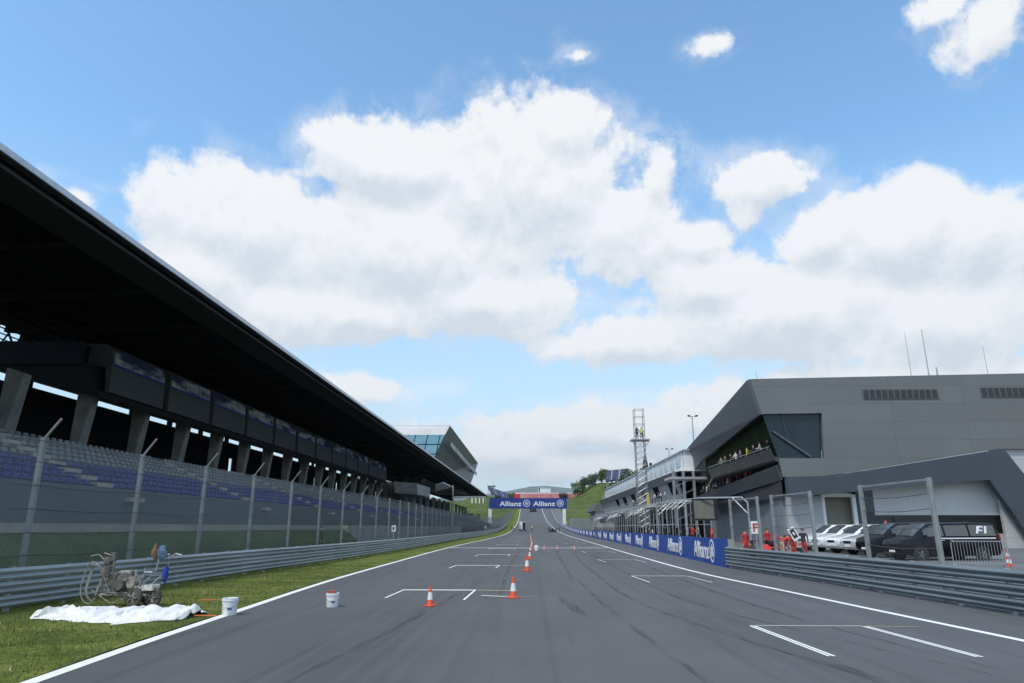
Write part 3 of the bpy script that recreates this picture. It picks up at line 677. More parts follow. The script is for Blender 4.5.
# ------------------------------------------------------------------ people
SK = {  # joint: (x, y, z), radius ; figure faces -Y, 1.75 m tall
 'pel': ((0, 0, .95), .135), 'wai': ((0, .0, 1.12), .125), 'che': ((0, .0, 1.33), .15), 'nec': ((0, .0, 1.49), .06), 'hed': ((0, -.01, 1.60), .085), 'top': ((0, 0, 1.69), .075)}
def make_person_mesh(pose):
    J = dict((k, (Vector(p), r)) for k, (p, r) in SK.items())
    for s, n in ((-1, 'l'), (1, 'r')):
        J['hip'+n] = (Vector((s*.095, 0, .90)), .095); J['kne'+n] = (Vector((s*.11, -.01, .50)), .062); J['ank'+n] = (Vector((s*.12, .02, .09)), .042); J['toe'+n] = (Vector((s*.14, -.15, .045)), .04)
        J['sho'+n] = (Vector((s*.19, 0, 1.42)), .062); J['elb'+n] = (Vector((s*.25, .03, 1.14)), .043); J['wri'+n] = (Vector((s*.26, -.06, .90)), .03); J['han'+n] = (Vector((s*.26, -.09, .82)), .036)
    def mv(k, v): J[k] = (Vector(v), J[k][1])
    if pose == 'rail':      # forearms forward on a rail
        for s, n in ((-1, 'l'), (1, 'r')): mv('elb'+n, (s*.26, -.16, 1.18)); mv('wri'+n, (s*.20, -.38, 1.12)); mv('han'+n, (s*.17, -.46, 1.12))
        for k in ('che', 'nec', 'hed', 'top', 'shol', 'shor'): J[k] = (J[k][0]+Vector((0, -.08, -.01)), J[k][1])
    if pose == 'bend':
        th = R(62); piv = Vector((0, 0, .95)); Rm = Matrix.Rotation(th, 3, 'X')
        for k in list(J):
            if k[:3] in ('wai', 'che', 'nec', 'hed', 'top', 'sho'): J[k] = (Rm @ (J[k][0]-piv)+piv+Vector((0, .1, 0)), J[k][1])
        for s, n in ((-1, 'l'), (1, 'r')):
            p = J['sho'+n][0]; mv('elb'+n, p+Vector((s*.07, -.05, -.28))); mv('wri'+n, p+Vector((s*.02, -.2, -.5))); mv('han'+n, p+Vector((s*.02, -.26, -.55)))
    if pose == 'walk':
        mv('knel', (-.10, -.16, .52)); mv('ankl', (-.11, -.22, .10)); mv('toel', (-.12, -.38, .07)); mv('kner', (.10, .03, .50)); mv('ankr', (.11, .28, .14)); mv('toer', (.12, .16, .05))
        mv('elbl', (-.25, .12, 1.15)); mv('wril', (-.25, .06, .92)); mv('hanl', (-.25, .02, .85)); mv('elbr', (.25, -.06, 1.14)); mv('wrir', (.24, -.22, .96)); mv('hanr', (.24, -.28, .92))
    if pose == 'hold':
        for s, n in ((-1, 'l'), (1, 'r')): mv('elb'+n, (s*.24, -.1, 1.15)); mv('wri'+n, (s*.10, -.30, 1.22)); mv('han'+n, (s*.06, -.36, 1.24))
    E = [('pel', 'wai'), ('wai', 'che'), ('che', 'nec'), ('nec', 'hed'), ('hed', 'top')]
    for n in 'lr': E += [('pel', 'hip'+n), ('hip'+n, 'kne'+n), ('kne'+n, 'ank'+n), ('ank'+n, 'toe'+n), ('che', 'sho'+n), ('sho'+n, 'elb'+n), ('elb'+n, 'wri'+n), ('wri'+n, 'han'+n)]
    ks = list(J); fing = []
    vs = [J[k][0] for k in ks]; rad = [J[k][1] for k in ks]; es = [(ks.index(a), ks.index(c)) for a, c in E]
    for n in 'lr':   # five fingers
        h, w = J['han'+n][0], J['wri'+n][0]; d = (h-w).normalized(); sd = d.cross(Vector((1, 0, 0))).normalized() if abs(d.x) < .8 else Vector((0, 0, 1)); hi = ks.index('han'+n)
        for q, (o_, L) in enumerate(((-.03, .075), (-.01, .09), (.01, .085), (.03, .065))):
            vs.append(h+sd*o_+d*L*.7+Vector((0, 0, -.005))); rad.append(.010); es.append((hi, len(vs)-1))
        vs.append(h-sd*.05+d*.01); rad.append(.011); es.append((hi, len(vs)-1))
    me = bpy.data.meshes.new('body'); me.from_pydata(vs, es, []); o = bpy.data.objects.new('tmp', me); COL.objects.link(o)
    sm = o.modifiers.new('s', 'SKIN'); sd_ = me.skin_vertices[0].data
    for i, r in enumerate(rad): sd_[i].radius = (r, r*(.8 if ks[i] in ('wai', 'che', 'pel') else 1)) if i < len(ks) else (r, r)
    sd_[0].use_root = True
    ss = o.modifiers.new('u', 'SUBSURF'); ss.levels = 1; ss.render_levels = 1
    bpy.context.view_layer.update()
    out = bpy.data.meshes.new_from_object(o.evaluated_get(bpy.context.evaluated_depsgraph_get())); bpy.data.objects.remove(o)
    # cloth zones by nearest bone
    bones = [(J[a][0], J[c][0], a, c) for a, c in E]
    for p in out.polygons:
        c = p.center; best = None
        for a, d, ka, kd in bones:
            ab = d-a; t = max(0, min(1, (c-a).dot(ab)/ab.length_squared)); q = (c-(a+ab*t)).length
            if best is None or q < best[0]: best = (q, ka, kd, t)
        ka, kd, t = best[1:]
        if kd[:3] == 'toe': mi = 3
        elif kd[:3] in ('han',) or ka[:3] == 'han' or kd in ('hed', 'top') or (kd == 'nec' and t > .75) or (kd[:3] == 'wri' and t > .9): mi = 0
        elif ka[:3] in ('hip', 'kne', 'ank') or (kd[:3] == 'hip') : mi = 2
        else: mi = 1
        p.material_index = mi; p.use_smooth = True
    for _ in range(4): out.materials.append(None)
    hd = J['hed'][0]; tp = J['top'][0]; ax = (tp-hd).normalized()
    b = MB(); rings = 7   # hair: a cap over the skull, thicker behind
    fw = Vector((0, -1, 0)) if pose != 'bend' else Vector((0, -.4, -.9))
    fw = (fw-ax*fw.dot(ax)).normalized(); sx = ax.cross(fw)
    prof = [(.098, -.01), (.104, .03), (.099, .07), (.08, .105), (.045, .128), (0.002, .135)]
    n = 12; vv = []
    for r, z in prof:
        for i in range(n):
            a = 2*math.pi*i/n; k = math.cos(a); vv.append(hd+ax*(z+.0+(.035*max(0, k) if z < .06 else 0))+(fw*(k*r*1.0-.012)+sx*math.sin(a)*r*.86))
    b.add(vv, [(j*n+i, j*n+(i+1) % n, (j+1)*n+(i+1) % n, (j+1)*n+i) for j in range(len(prof)-1) for i in range(n)])
    ho = b.build('hair', mat('brown_hair', (.05, .035, .022), .7), smooth=True); hm = ho.data; bpy.data.objects.remove(ho)
    b = MB()   # nose, brow eyes and ears as small face details
    f0 = hd+fw*.082
    b.add([f0+ax*.03, f0-sx*.016-ax*.012, f0+sx*.016-ax*.012, f0+fw*.024-ax*.008], [(0, 1, 3), (0, 3, 2), (1, 2, 3)])
    for s in (-1, 1): b.box(hd+sx*.088*s, (.02, .03, .05))
    b.k = 1
    for s in (-1, 1): b.box(hd+fw*.083+sx*.032*s+ax*.028, (.022, .01, .012))
    b.box(hd+fw*.08-ax*.042, (.045, .012, .01))
    fo = b.build('face', [mat('skin', (.48, .27, .19), .6, 0, .08, 8), mat('eye_dark', (.04, .025, .02), .4)]); fm = fo.data; bpy.data.objects.remove(fo)
    return out, hm, fm
PM = {p: make_person_mesh(p) for p in ('stand', 'rail', 'bend', 'walk', 'hold')}
M_SKIN = mat('skin', (.48, .27, .19), .6); M_SHOE = mat('shoe', (.03, .03, .032), .6)
CL = {'red': (.50, .025, .02), 'white': (.68, .68, .68), 'black': (.02, .02, .022), 'navy': (.025, .032, .08), 'grey': (.2, .2, .21), 'blue': (.05, .10, .28), 'yellow': (.62, .68, .05), 'green': (.05, .12, .05), 'pink': (.6, .25, .28), 'beige': (.42, .36, .28)}
def person(label, loc, rz, shirt, legs, pose='stand', group=None, sc=1., cap=None):
    t = thing('person', label, 'person', loc, rz, group); t.scale = (sc, sc, sc)
    bo, ha, fa = PM[pose]
    o = bpy.data.objects.new('body', bo); COL.objects.link(o); o.parent = t
    for i, m in enumerate((M_SKIN, mat('cloth_'+shirt, CL[shirt], .85, 0, .12, 6), mat('cloth_'+legs, CL[legs], .85, 0, .12, 6), M_SHOE)):
        o.material_slots[i].link = 'OBJECT'; o.material_slots[i].material = m
    h = bpy.data.objects.new('cap' if cap else 'hair', ha); COL.objects.link(h); h.parent = t
    if cap: h.material_slots[0].link = 'OBJECT'; h.material_slots[0].material = mat('cloth_'+cap, CL[cap], .85, 0, .12, 6)
    f = bpy.data.objects.new('face', fa); COL.objects.link(f); f.parent = t
    return t
ORD = ['first', 'second', 'third', 'fourth', 'fifth', 'sixth', 'seventh', 'eighth', 'ninth', 'tenth', 'eleventh', 'twelfth', 'thirteenth', 'fourteenth', 'fifteenth', 'sixteenth']

# ------------------------------------------------------------------ pit building on the right
pb = thing('pit_building', 'large angular grey clad pit building with overhanging glass corner on the right', 'building', (30, 60, .3))
Y0 = 58.
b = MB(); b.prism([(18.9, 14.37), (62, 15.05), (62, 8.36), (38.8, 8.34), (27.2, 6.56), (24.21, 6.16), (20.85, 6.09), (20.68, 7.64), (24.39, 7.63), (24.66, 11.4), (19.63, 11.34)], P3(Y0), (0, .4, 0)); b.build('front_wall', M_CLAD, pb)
b = MB(); b.hull([(18.9, 58.42, 14.37), (26, 116, 14.3), (62, 116, 14.9), (62, 58.42, 15.05)], [(18.97, 58.42, 14.1), (26, 116, 14.05), (62, 116, 14.6), (62, 58.42, 14.8)]); b.build('roof', M_SOFF, pb)
tl = lambda p, q, t: tuple(p[i]+(q[i]-p[i])*t for i in range(3))
def slab(pts, th, name, m, par=pb):
    pts = [Vector(p) for p in pts]; nrm = (pts[1]-pts[0]).cross(pts[-1]-pts[0]).normalized()
    b = MB(); b.hull(pts, [p+nrm*th for p in pts]); return b.build(name, m, par)
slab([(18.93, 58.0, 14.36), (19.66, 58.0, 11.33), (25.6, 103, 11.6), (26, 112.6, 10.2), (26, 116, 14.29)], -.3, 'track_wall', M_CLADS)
# glazing in the corner
b = MB(); b.prism([(19.8, 11.3), (24.62, 11.36), (24.35, 7.66), (20.75, 7.66)], P3(58.36), (0, .05, 0)); b.build('corner_window', M_GLASSB, pb)
b = MB(); b.bar((20.45, 58.22, 9.9), (23.4, 58.22, 7.75), .22, .16); b.bar((21.3, 58.3, 11.35), (21.75, 58.3, 9.0), .05)
b.build('window_strut', mat('strut_grey', (.07, .085, .10), .5), pb)
slab([(20.4, 58.5, 11.5), (21.2, 58.5, 7.4), (26.4, 104, 7.4), (26.2, 104, 11.8)], -.1, 'balcony_window', M_GLASSG)
# upper balcony parapet
slab([(20.1, 58.2, 8.47), (20.45, 58.2, 7.55), (20.75, 80, 7.55), (20.4, 80, 8.5)], -.12, 'balcony_parapet', mat('parapet_glass', (.03, .033, .034), .3, 0, .3, .4))
b = MB(); b.hull([(20.5, 58.45, 7.8), (20.8, 80, 7.8), (26, 104, 7.8), (24, 58.45, 7.8)], [(20.5, 58.45, 7.4), (20.8, 80, 7.4), (26, 104, 7.4), (24, 58.45, 7.4)]); b.build('upper_floor', M_CONCD, pb)
b = MB(); b.path([(20.05, 58.3, 8.62), (20.3, 80, 8.66)], .03); b.build('handrail', M_PIPE, pb)
# lower balcony front and its soffit
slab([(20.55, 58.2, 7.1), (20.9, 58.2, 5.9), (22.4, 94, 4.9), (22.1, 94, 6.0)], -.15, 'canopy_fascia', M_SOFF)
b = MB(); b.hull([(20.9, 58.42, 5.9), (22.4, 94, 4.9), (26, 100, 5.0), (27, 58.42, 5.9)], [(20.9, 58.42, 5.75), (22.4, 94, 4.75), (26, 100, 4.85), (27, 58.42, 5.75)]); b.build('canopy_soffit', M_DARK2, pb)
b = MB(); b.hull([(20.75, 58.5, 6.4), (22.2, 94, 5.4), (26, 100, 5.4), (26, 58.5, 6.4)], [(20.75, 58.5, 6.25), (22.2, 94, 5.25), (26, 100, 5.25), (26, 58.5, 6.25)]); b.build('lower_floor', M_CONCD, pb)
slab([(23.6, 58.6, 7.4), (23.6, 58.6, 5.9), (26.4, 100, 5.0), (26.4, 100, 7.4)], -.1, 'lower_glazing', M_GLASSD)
# blue-grey frame standing proud of the ground storey
b = MB(); b.prism([(20.95, 6.06), (24.2, 6.13), (27.2, 6.54), (38.8, 8.31), (43.6, .3), (40.1, .3), (37.2, 5.80), (26.5, 4.88), (20.95, 4.45)], P3(57.4), (0, .59, 0)); b.build('angled_frame', M_BLUEGR, pb)
b = MB(); b.bx(38.3, 62, 58.3, 58.6, .3, 8.33); b.build('end_cladding', M_CLADW, pb)
b = MB(); b.bx(28.4, 40.5, 58.9, 59.1, 3.05, 6.4); b.build('upper_wall', mat('pale_grey_wall', (.56, .57, .58), .7, 0, .08, .4), pb)
b = MB(); b.bx(29.9, 41.5, 59.0, 59.2, 1.58, 3.04)
for i in range(9): b.bx(29.9, 41.5, 58.93, 58.99, 1.64+i*.155, 1.70+i*.155)
b.build('louvre_strip', M_BLACK, pb)
b = MB(); b.bx(29.9, 41.5, 58.85, 59.15, .3, 1.57); b.build('plinth_wall', M_LGREY, pb)
b = MB(); b.bx(27.2, 28.39, 58.85, 59.1, 3.4, 6.2); b.bx(26.95, 27.19, 58.85, 59.1, .3, 6.0); b.build('blue_panel', M_BLUEGR, pb)
b = MB(); b.bx(27.2, 29.9, 59.1, 59.3, .3, 3.4); b.build('service_door', M_BLACK, pb)
b = MB(); b.bx(24.1, 24.35, 58.75, 59.1, .3, 4.7); b.bx(26.6, 26.9, 58.75, 59.1, .3, 4.7); b.bx(24.35, 26.6, 58.75, 59.1, 4.5, 4.8); b.build('door_frame', M_WBLD, pb)
b = MB(); b.bx(23.9, 27.3, 59.6, 59.8, .3, 5.0); b.build('garage_door', mat('beige_shutter', (.22, .21, .17), .8, 0, .1, .5), pb)
b = MB(); b.bx(21.2, 24.09, 58.7, 59.28, .3, 4.6); b.build('pier_wall', M_LGREY, pb)
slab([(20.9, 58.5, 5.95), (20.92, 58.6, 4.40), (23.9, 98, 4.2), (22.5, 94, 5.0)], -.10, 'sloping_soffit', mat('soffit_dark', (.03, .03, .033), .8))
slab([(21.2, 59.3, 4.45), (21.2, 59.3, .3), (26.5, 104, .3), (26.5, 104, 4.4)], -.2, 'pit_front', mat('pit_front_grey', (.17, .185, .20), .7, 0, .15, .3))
for i in range(7):
    t0 = .06+i*.135; p = tl((21.13, 59.3, .3), (26.43, 104, .3), t0); q = tl((21.13, 59.3, .3), (26.43, 104, .3), t0+.085)
    b = MB(); b.hull([p, q, (q[0], q[1], 3.3), (p[0], p[1], 3.3)], [(p[0]-.06, p[1], p[2]), (q[0]-.06, q[1], q[2]), (q[0]-.06, q[1], 3.3), (p[0]-.06, p[1], 3.3)]); b.build('pit_door', M_DARK2, pb)
for x0, n in ((28.28, 12), (38.16, 12)):
    b = MB(); zb = 12.56+(x0-28)*.012
    b.bx(x0, x0+6.3, 57.93, 57.99, zb, zb+.85); pn = b.build('roof_vent', mat('vent_grey', (.10, .105, .105), .6), pb)
    for i in range(n):
        b = MB(); b.bx(x0+.06+i*.52, x0+.44+i*.52, 57.9, 57.928, zb+.08, zb+.77); b.build('vent_slat', mat('vent_slat_grey', (.035, .037, .038), .7), pn)
for i, (x, y, zb, zt_, r) in enumerate(((35.4, 63, 14.5, 19.9, .035), (37.6, 64, 14.5, 20.4, .06), (37.2, 62, 14.5, 16.2, .12), (42.4, 63, 14.6, 18.5, .035), (20.3, 60.5, 14.2, 15.6, .03))):
    c = thing('roof_antenna', ['thin whip antenna left of the tallest mast on the grey pit building roof', 'tallest mast on the grey pit building roof', 'short thick stub beside the tallest mast on the pit building roof', 'thin antenna farthest right on the pit building roof', 'tiny antenna at the roof corner above the glass of the pit building'][i], 'antenna', (x, y, zb), 0, 'antennas on the pit building roof')
    b = MB(); b.tube((x, y, zb-.3), (x, y, zt_), r, r*.5, 6); b.build('mast', M_POST, c); b = MB(); b.bx(x-.15, x+.15, y-.15, y+.15, zb-.25, zb+.15); b.build('foot', M_POST, c)
# crowd on the two balconies
cols = ['black', 'white', 'navy', 'yellow', 'grey', 'white', 'black', 'green', 'grey', 'blue']
for i in range(9):
    y = 60.6+i*2.0+rr.random()*.5; x = 20.75+(y-58)*.015
    person('%s spectator from the right in %s on the upper balcony of the grey pit building' % (ORD[i], cols[i % 10]), (x, y, 7.81), -math.pi/2+rr.uniform(-.5, .5), cols[i % 10], 'navy', 'rail' if i % 3 else 'stand', 'people on the upper balcony')
cols = ['black', 'red', 'pink', 'red', 'black', 'red', 'white', 'grey', 'black', 'white', 'black', 'green', 'white', 'black']
for i in range(14):
    y = 66.5+i*1.9+rr.random()*.4; k = (y-58)/36; x = 21.15+1.5*k
    person('%s spectator from the right in %s on the lower balcony of the grey pit building' % (ORD[i], cols[i]), (x, y, 6.41-1.0*k), -math.pi/2+rr.uniform(-.5, .5), cols[i], 'black', 'rail' if i % 2 else 'stand', 'people on the lower balcony')

# ------------------------------------------------------------------ second building with white terrace
tb = thing('terrace_building', 'dark grey pit building with white roof terrace behind the scaffold tower', 'building', (26, 150, .3))
b = MB(); b.bx(24.2, 40, 109, 228, 10.9, 13.7); b.build('terrace_wall', M_WBLD, tb)
b = MB(); b.bx(23.9, 41, 108.6, 228, 13.72, 13.9); b.build('roof_slab', M_TRIM, tb)
b = MB(); b.bx(23.2, 40, 108.8, 228, 10.55, 10.88); b.build('terrace_floor', M_WBLD, tb)
for i in range(24):
    y = 110+5.1*i
    b = MB(); b.bx(24.1, 24.19, y, y+.12, 10.9, 13.7); b.bx(23.26, 23.32, y, y+.08, 10.88, 11.9); b.build('terrace_post', M_PIPE, tb)
for z in (11.2, 11.55, 11.9):
    b = MB(); b.bx(23.27, 23.31, 108.9, 228, z-.03, z+.03); b.build('terrace_rail', M_PIPE, tb)
for i in range(22):
    y = 112+5.1*i; b = MB(); b.bx(24.12, 24.19, y, y+3.6, 11.5, 13.2); b.build('terrace_window', mat('pale_glass', (.42, .48, .52), .2), tb)
slab([(22.6, 108.9, 10.5), (23.0, 108.9, 9.2), (23.0, 228, 9.2), (22.6, 228, 10.5)], -.4, 'dark_fascia', mat('fascia_grey', (.10, .10, .105), .7), tb)
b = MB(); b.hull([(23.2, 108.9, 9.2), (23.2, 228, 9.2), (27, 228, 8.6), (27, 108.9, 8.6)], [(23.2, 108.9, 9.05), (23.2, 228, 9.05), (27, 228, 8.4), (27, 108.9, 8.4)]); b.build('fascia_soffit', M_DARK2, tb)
slab([(23.0, 109.2, 9.2), (24.1, 109.2, 5.95), (24.1, 228, 5.95), (23.0, 228, 9.2)], -.15, 'slanted_wall', mat('slanted_grey', (.27, .28, .29), .6, 0, .15, .3), tb)
for i in range(6):
    y = 112+14.5*i; b = MB(); b.hull([(22.5, y, 9.7), (22.5, y+4.6, 9.7), (23.4, y+4.6, 7.2), (23.4, y, 7.2)], [(22.7, y, 9.7), (22.7, y+4.6, 9.7), (23.6, y+4.6, 7.2), (23.6, y, 7.2)]); b.build('black_screen', mat('screen_black', (.006, .006, .007), .9, spec=.03), tb)
b = MB(); b.bx(26.8, 40, 109, 228, .3, 10.5); b.build('lower_wall', mat('pit_front_grey2', (.17, .18, .19), .7, 0, .2, .3), tb)
b = MB(); b.bx(20.8, 27, 109, 228, 5.7, 5.95); b.build('balcony_slab', M_LGREY, tb)
b = MB(); b.bx(20.75, 20.8, 109, 228, 6.97, 7.03)
for i in range(60): b.bx(20.75, 20.8, 109+2*i, 109.05+2*i, 5.95, 6.97)
b.build('balcony_railing', M_PIPE, tb)
for i in range(12):
    y = 111+9.6*i; b = MB(); b.bx(26.7, 26.79, y, y+5.5, .3, 3.6); b.build('pit_door', M_DARK2, tb)
for i, x in enumerate((21.4, 22.9, 24.4)):
    b = MB(); b.bx(x-.17, x+.17, 104.6, 104.95, .3, 10.2); b.build('steel_column', M_PIPE, tb)
b = MB(); b.bx(20.8, 27, 104.5, 108.9, 9.0, 9.35); b.bx(20.8, 27, 104.5, 108.9, 5.7, 5.95); b.build('link_bridge', M_LGREY, tb)
b = MB()
for z in (1.2, 3.0, 6.2, 7.8): b.bar((21.4, 104.7, z), (24.4, 104.7, z+1.4), .1)
b.build('stair_brace', M_PIPE, tb)
cols = ['white', 'white', 'black', 'white', 'grey', 'navy', 'white', 'white', 'beige', 'white', 'black', 'white']
for i in range(12):
    y = 110.5+i*3.1+rr.random(); person('%s spectator from the right in %s on the middle balcony of the terrace building' % (ORD[i], cols[i]), (21.25, y, 5.96), -math.pi/2+rr.uniform(-.6, .6), cols[i], 'black', 'rail' if i % 2 else 'stand', 'people on the terrace building balcony')
# lamp posts on its roof
for i, (x, y, zb, h) in enumerate(((26.5, 112, 13.9, 5.6), (30, 150, 13.9, 4.4), (33, 262, 0, 18), (38, 262, 0, 17.5))):
    c = thing('lamp_post', ['twin headed lamp post on the near end of the white terrace roof', 'shorter lamp post farther back on the white terrace roof', 'thin lamp post left of the pair by the distant blue stand', 'thin lamp post right of the pair by the distant blue stand'][i], 'lamp post', (x, y, zb), 0, 'lamp posts beyond the pit building')
    b = MB(); b.tube((x, y, zb), (x, y, zb+h), .12, .08); b.build('pole', M_POST, c)
    b = MB(); b.bx(x-.55, x+.8, y-.06, y+.06, zb+h, zb+h+.1); b.build('cross_arm', M_POST, c)
    for dx in (-.5, .75):
        b = MB(); b.bx(x+dx-.2, x+dx+.2, y-.15, y+.15, zb+h+.1, zb+h+.3); b.build('lamp_head', M_DARK2, c)

# ------------------------------------------------------------------ lattice tower
lt = thing('scaffold_tower', 'tall aluminium lattice camera tower with crew platform above the pit wall', 'tower', (14.6, 92, 0))
cx, cy = 14.6, 92; s = .62; b = MB()
for a, c in ((-s, -s), (s, -s), (s, s), (-s, s)): b.tube((cx+a, cy+c, 0), (cx+a, cy+c, 17.4), .05, n=6)
b.build('corner_tubes', M_ALU, lt)
zz = .4; L = [(-s, -s), (s, -s), (s, s), (-s, s)]; bay = []
while zz < 12.6:
    bm_ = MB()
    for k in range(4):
        p, q = L[k], L[(k+1) % 4]
        bm_.tube((cx+p[0], cy+p[1], zz), (cx+q[0], cy+q[1], zz), .022, n=5); bm_.tube((cx+p[0], cy+p[1], zz), (cx+q[0], cy+q[1], zz+.75), .022, n=5); bm_.tube((cx+q[0], cy+q[1], zz), (cx+p[0], cy+p[1], zz+.75), .022, n=5)
    bm_.build('lattice_bay', M_ALU, lt); zz += .75
b = MB(); b.bx(cx-1.2, cx+1.2, cy-.9, cy+.9, 13.2, 13.35); b.bar((cx-1.2, cy-.9, 13.2), (cx-.6, cy-.6, 12.4), .08); b.bar((cx+1.2, cy-.9, 13.2), (cx+.6, cy-.6, 12.4), .08); b.build('platform', M_ALU, lt)
b = MB()
for z in (13.9, 14.4, 15.4, 16.4, 17.4):
    for k in range(4): p, q = L[k], L[(k+1) % 4]; b.tube((cx+p[0], cy+p[1], z), (cx+q[0], cy+q[1], z), .035, n=5)
b.build('guard_frame', M_ALU, lt)
b = MB(); b.bx(cx+.45, cx+.75, cy-.72, cy-.66, 4.6, 6.4); b.build('yellow_panel', mat('yellow_sheet', (.55, .5, .1), .6), lt)
person('crew member in black on the left of the lattice tower platform', (cx-.32, cy-.1, 13.36), .3, 'black', 'black', 'hold', 'crew on the lattice tower'); person('crew member in yellow vest on the right of the lattice tower platform', (cx+.32, cy+.15, 13.36), -.3, 'yellow', 'black', 'stand', 'crew on the lattice tower')

# ------------------------------------------------------------------ pit wall stands
def standbay(y0, y1, xo, h, label, i_=0):
    c = thing('timing_stand', label, 'timing stand', (xo, y0, .2), 0, 'pipe frame stands along the pit wall'); x0, x1 = xo, xo+2.6
    nb = max(1, round((y1-y0)/2.4))
    for i in range(nb+1):
        y = y0+(y1-y0)*i/nb; b = MB()
        for x in (x0, x1): b.tube((x, y, .1), (x, y, h), .034, n=6)
        b.tube((x0-.3, y, h), (x1, y, h+.1), .034, n=6); b.tube((x0, y, h-.7), (x0+.9, y, h+.02), .025, n=6)
        b.build('upright', M_PIPE, c)
    b = MB()
    for x in (x0, x1):
        for z in (1.2, 2.3, h): b.tube((x, y0, z), (x, y1, z), .028, n=6)
    b.build('cross_rails', M_PIPE, c)
    b = MB(); b.bx(x0, x1, y0, y1, .42, .5); b.build('floor', M_POST, c)
    if i_ % 3 == 1:
     b = MB(); b.hull([(x0-.3, y0, h+.06), (x1, y0, h+.2), (x1, y1, h+.2), (x0-.3, y1, h+.06)], [(x0-.3, y0, h+.09), (x1, y0, h+.23), (x1, y1, h+.23), (x0-.3, y1, h+.09)]); b.build('canopy', mat('canopy_grey', (.30, .32, .34), .5), c)
    for i in range(nb):
        y = y0+(y1-y0)*(i+.15)/nb; b = MB(); b.bx(x0+.5, x0+1.1, y, y+1.5, 1.4, 1.46); b.bx(x0+.55, x0+.62, y+.2, y+1.2, 1.5, 2.05); b.build('monitor_desk', M_DARK2, c)
    return c
yy = 57; i = 0
while yy < 160:
    L_ = (9.2, 7.4, 8.6)[i % 3]; standbay(yy, yy+L_, BR(yy)+.75, (4.2, 3.9, 4.3)[i % 3], '%s pipe frame timing stand behind the pit wall counted from the near end' % ORD[i], i); yy += L_+1.1; i += 1
cols = ['grey', 'red', 'white', 'black', 'white', 'navy', 'white', 'red', 'black', 'grey', 'white', 'red', 'black', 'white']
for i in range(14):
    y = 58.5+i*4.3; person('%s crew member from the near end in %s at the pit wall stands' % (ORD[i], cols[i]), (BR(y)+2.6+.4*(i % 3), y, .51 if (y-57) % 9 > .5 else .3), rr.uniform(1, 2.2), cols[i], 'black', ('stand', 'hold')[i % 2], 'crew at the pit wall stands')
# big monitor on its pipe frame
c = thing('monitor_stand', 'large black video screen on a bent silver pipe frame behind the pit wall', 'screen', (13, 51, .2))
b = MB(); b.path([(14.7, 48.0, .1), (14.7, 48.0, 3.7), (14.4, 48.2, 4.05), (12.3, 51, 4.12), (12.0, 54, 4.12)], .06, 8); b.path([(14.65, 48.05, 3.0), (13.9, 48.7, 4.05)], .045, 6); b.path([(12.1, 55.4, .1), (12.1, 55.4, 4.1)], .05, 6); b.build('pipe_frame', M_PIPE, c)
b = MB(); b.hull([(11.75, 51.6, 2.55), (13.2, 50.5, 2.55), (13.2, 50.5, 4.1), (11.75, 51.6, 4.1)], [(11.9, 51.8, 2.55), (13.35, 50.7, 2.55), (13.35, 50.7, 4.1), (11.9, 51.8, 4.1)]); sc_ = b.build('screen_case', M_BLACK, c)
b = MB(); b.hull([(11.87, 51.49, 2.68), (13.07, 50.58, 2.68), (13.07, 50.58, 3.97), (11.87, 51.49, 3.97)], [(11.9, 51.52, 2.68), (13.1, 50.61, 2.68), (13.1, 50.61, 3.97), (11.9, 51.52, 3.97)]); b.build('screen_face', mat('screen_grey', (.15, .145, .13), .35), sc_)

# ------------------------------------------------------------------ debris fence frames on the right
for k, (a, c_, la) in enumerate(((21.5, 25.5, 'nearest debris fence frame with two thick posts and sagging cables by the black vans'), (29.5, 33.3, 'middle debris fence frame standing in front of the red crew'), (34.9, 38.7, 'farthest debris fence frame beside the F sign and the pit wall end'))):
    fx = lambda y: BR(y)+.42
    c = thing('debris_fence', la, 'fence', (fx(a), a, 0), 0, 'debris fence frames behind the right guardrail')
    for y in (a, c_):
        b = MB(); x = fx(y); b.bx(x-.05, x+.05, y-.01, y+.01, -.1, 3.56); b.bx(x-.06, x-.048, y-.06, y+.06, -.1, 3.56); b.bx(x+.048, x+.06, y-.06, y+.06, -.1, 3.56); b.build('post', M_POST, c)
    b = MB(); b.bar((fx(a), a+.1, 3.5), (fx(c_), c_-.1, 3.5), .06, .06); b.build('top_bar', M_POST, c)
    for z in (1.5, 2.1, 2.65, 3.1):
        b = MB(); b.path([(fx(a+(c_-a)*t/6), a+(c_-a)*t/6, z-.07*math.sin(math.pi*t/6)) for t in range(7)], .012, 5); b.build('cable', M_CABLE, c)
    me = bpy.data.meshes.new('wire_mesh'); off = c.location
    me.from_pydata([Vector((fx(y)-.03, y, z))-off for y, z in ((a, .9), (c_, .9), (c_, 3.5), (a, 3.5))], [], [(0, 1, 2, 3)]); ul = me.uv_layers.new(name='UVMap')
    for li, l in enumerate(me.loops): v = me.vertices[l.vertex_index].co; ul.data[li].uv = (v.y, v.z)
    me.materials.append(mesh_mat('thin_mesh_%d' % k, (.25, .28, .3), .06, .003)); o = bpy.data.objects.new('wire_mesh', me); COL.objects.link(o); o.parent = c

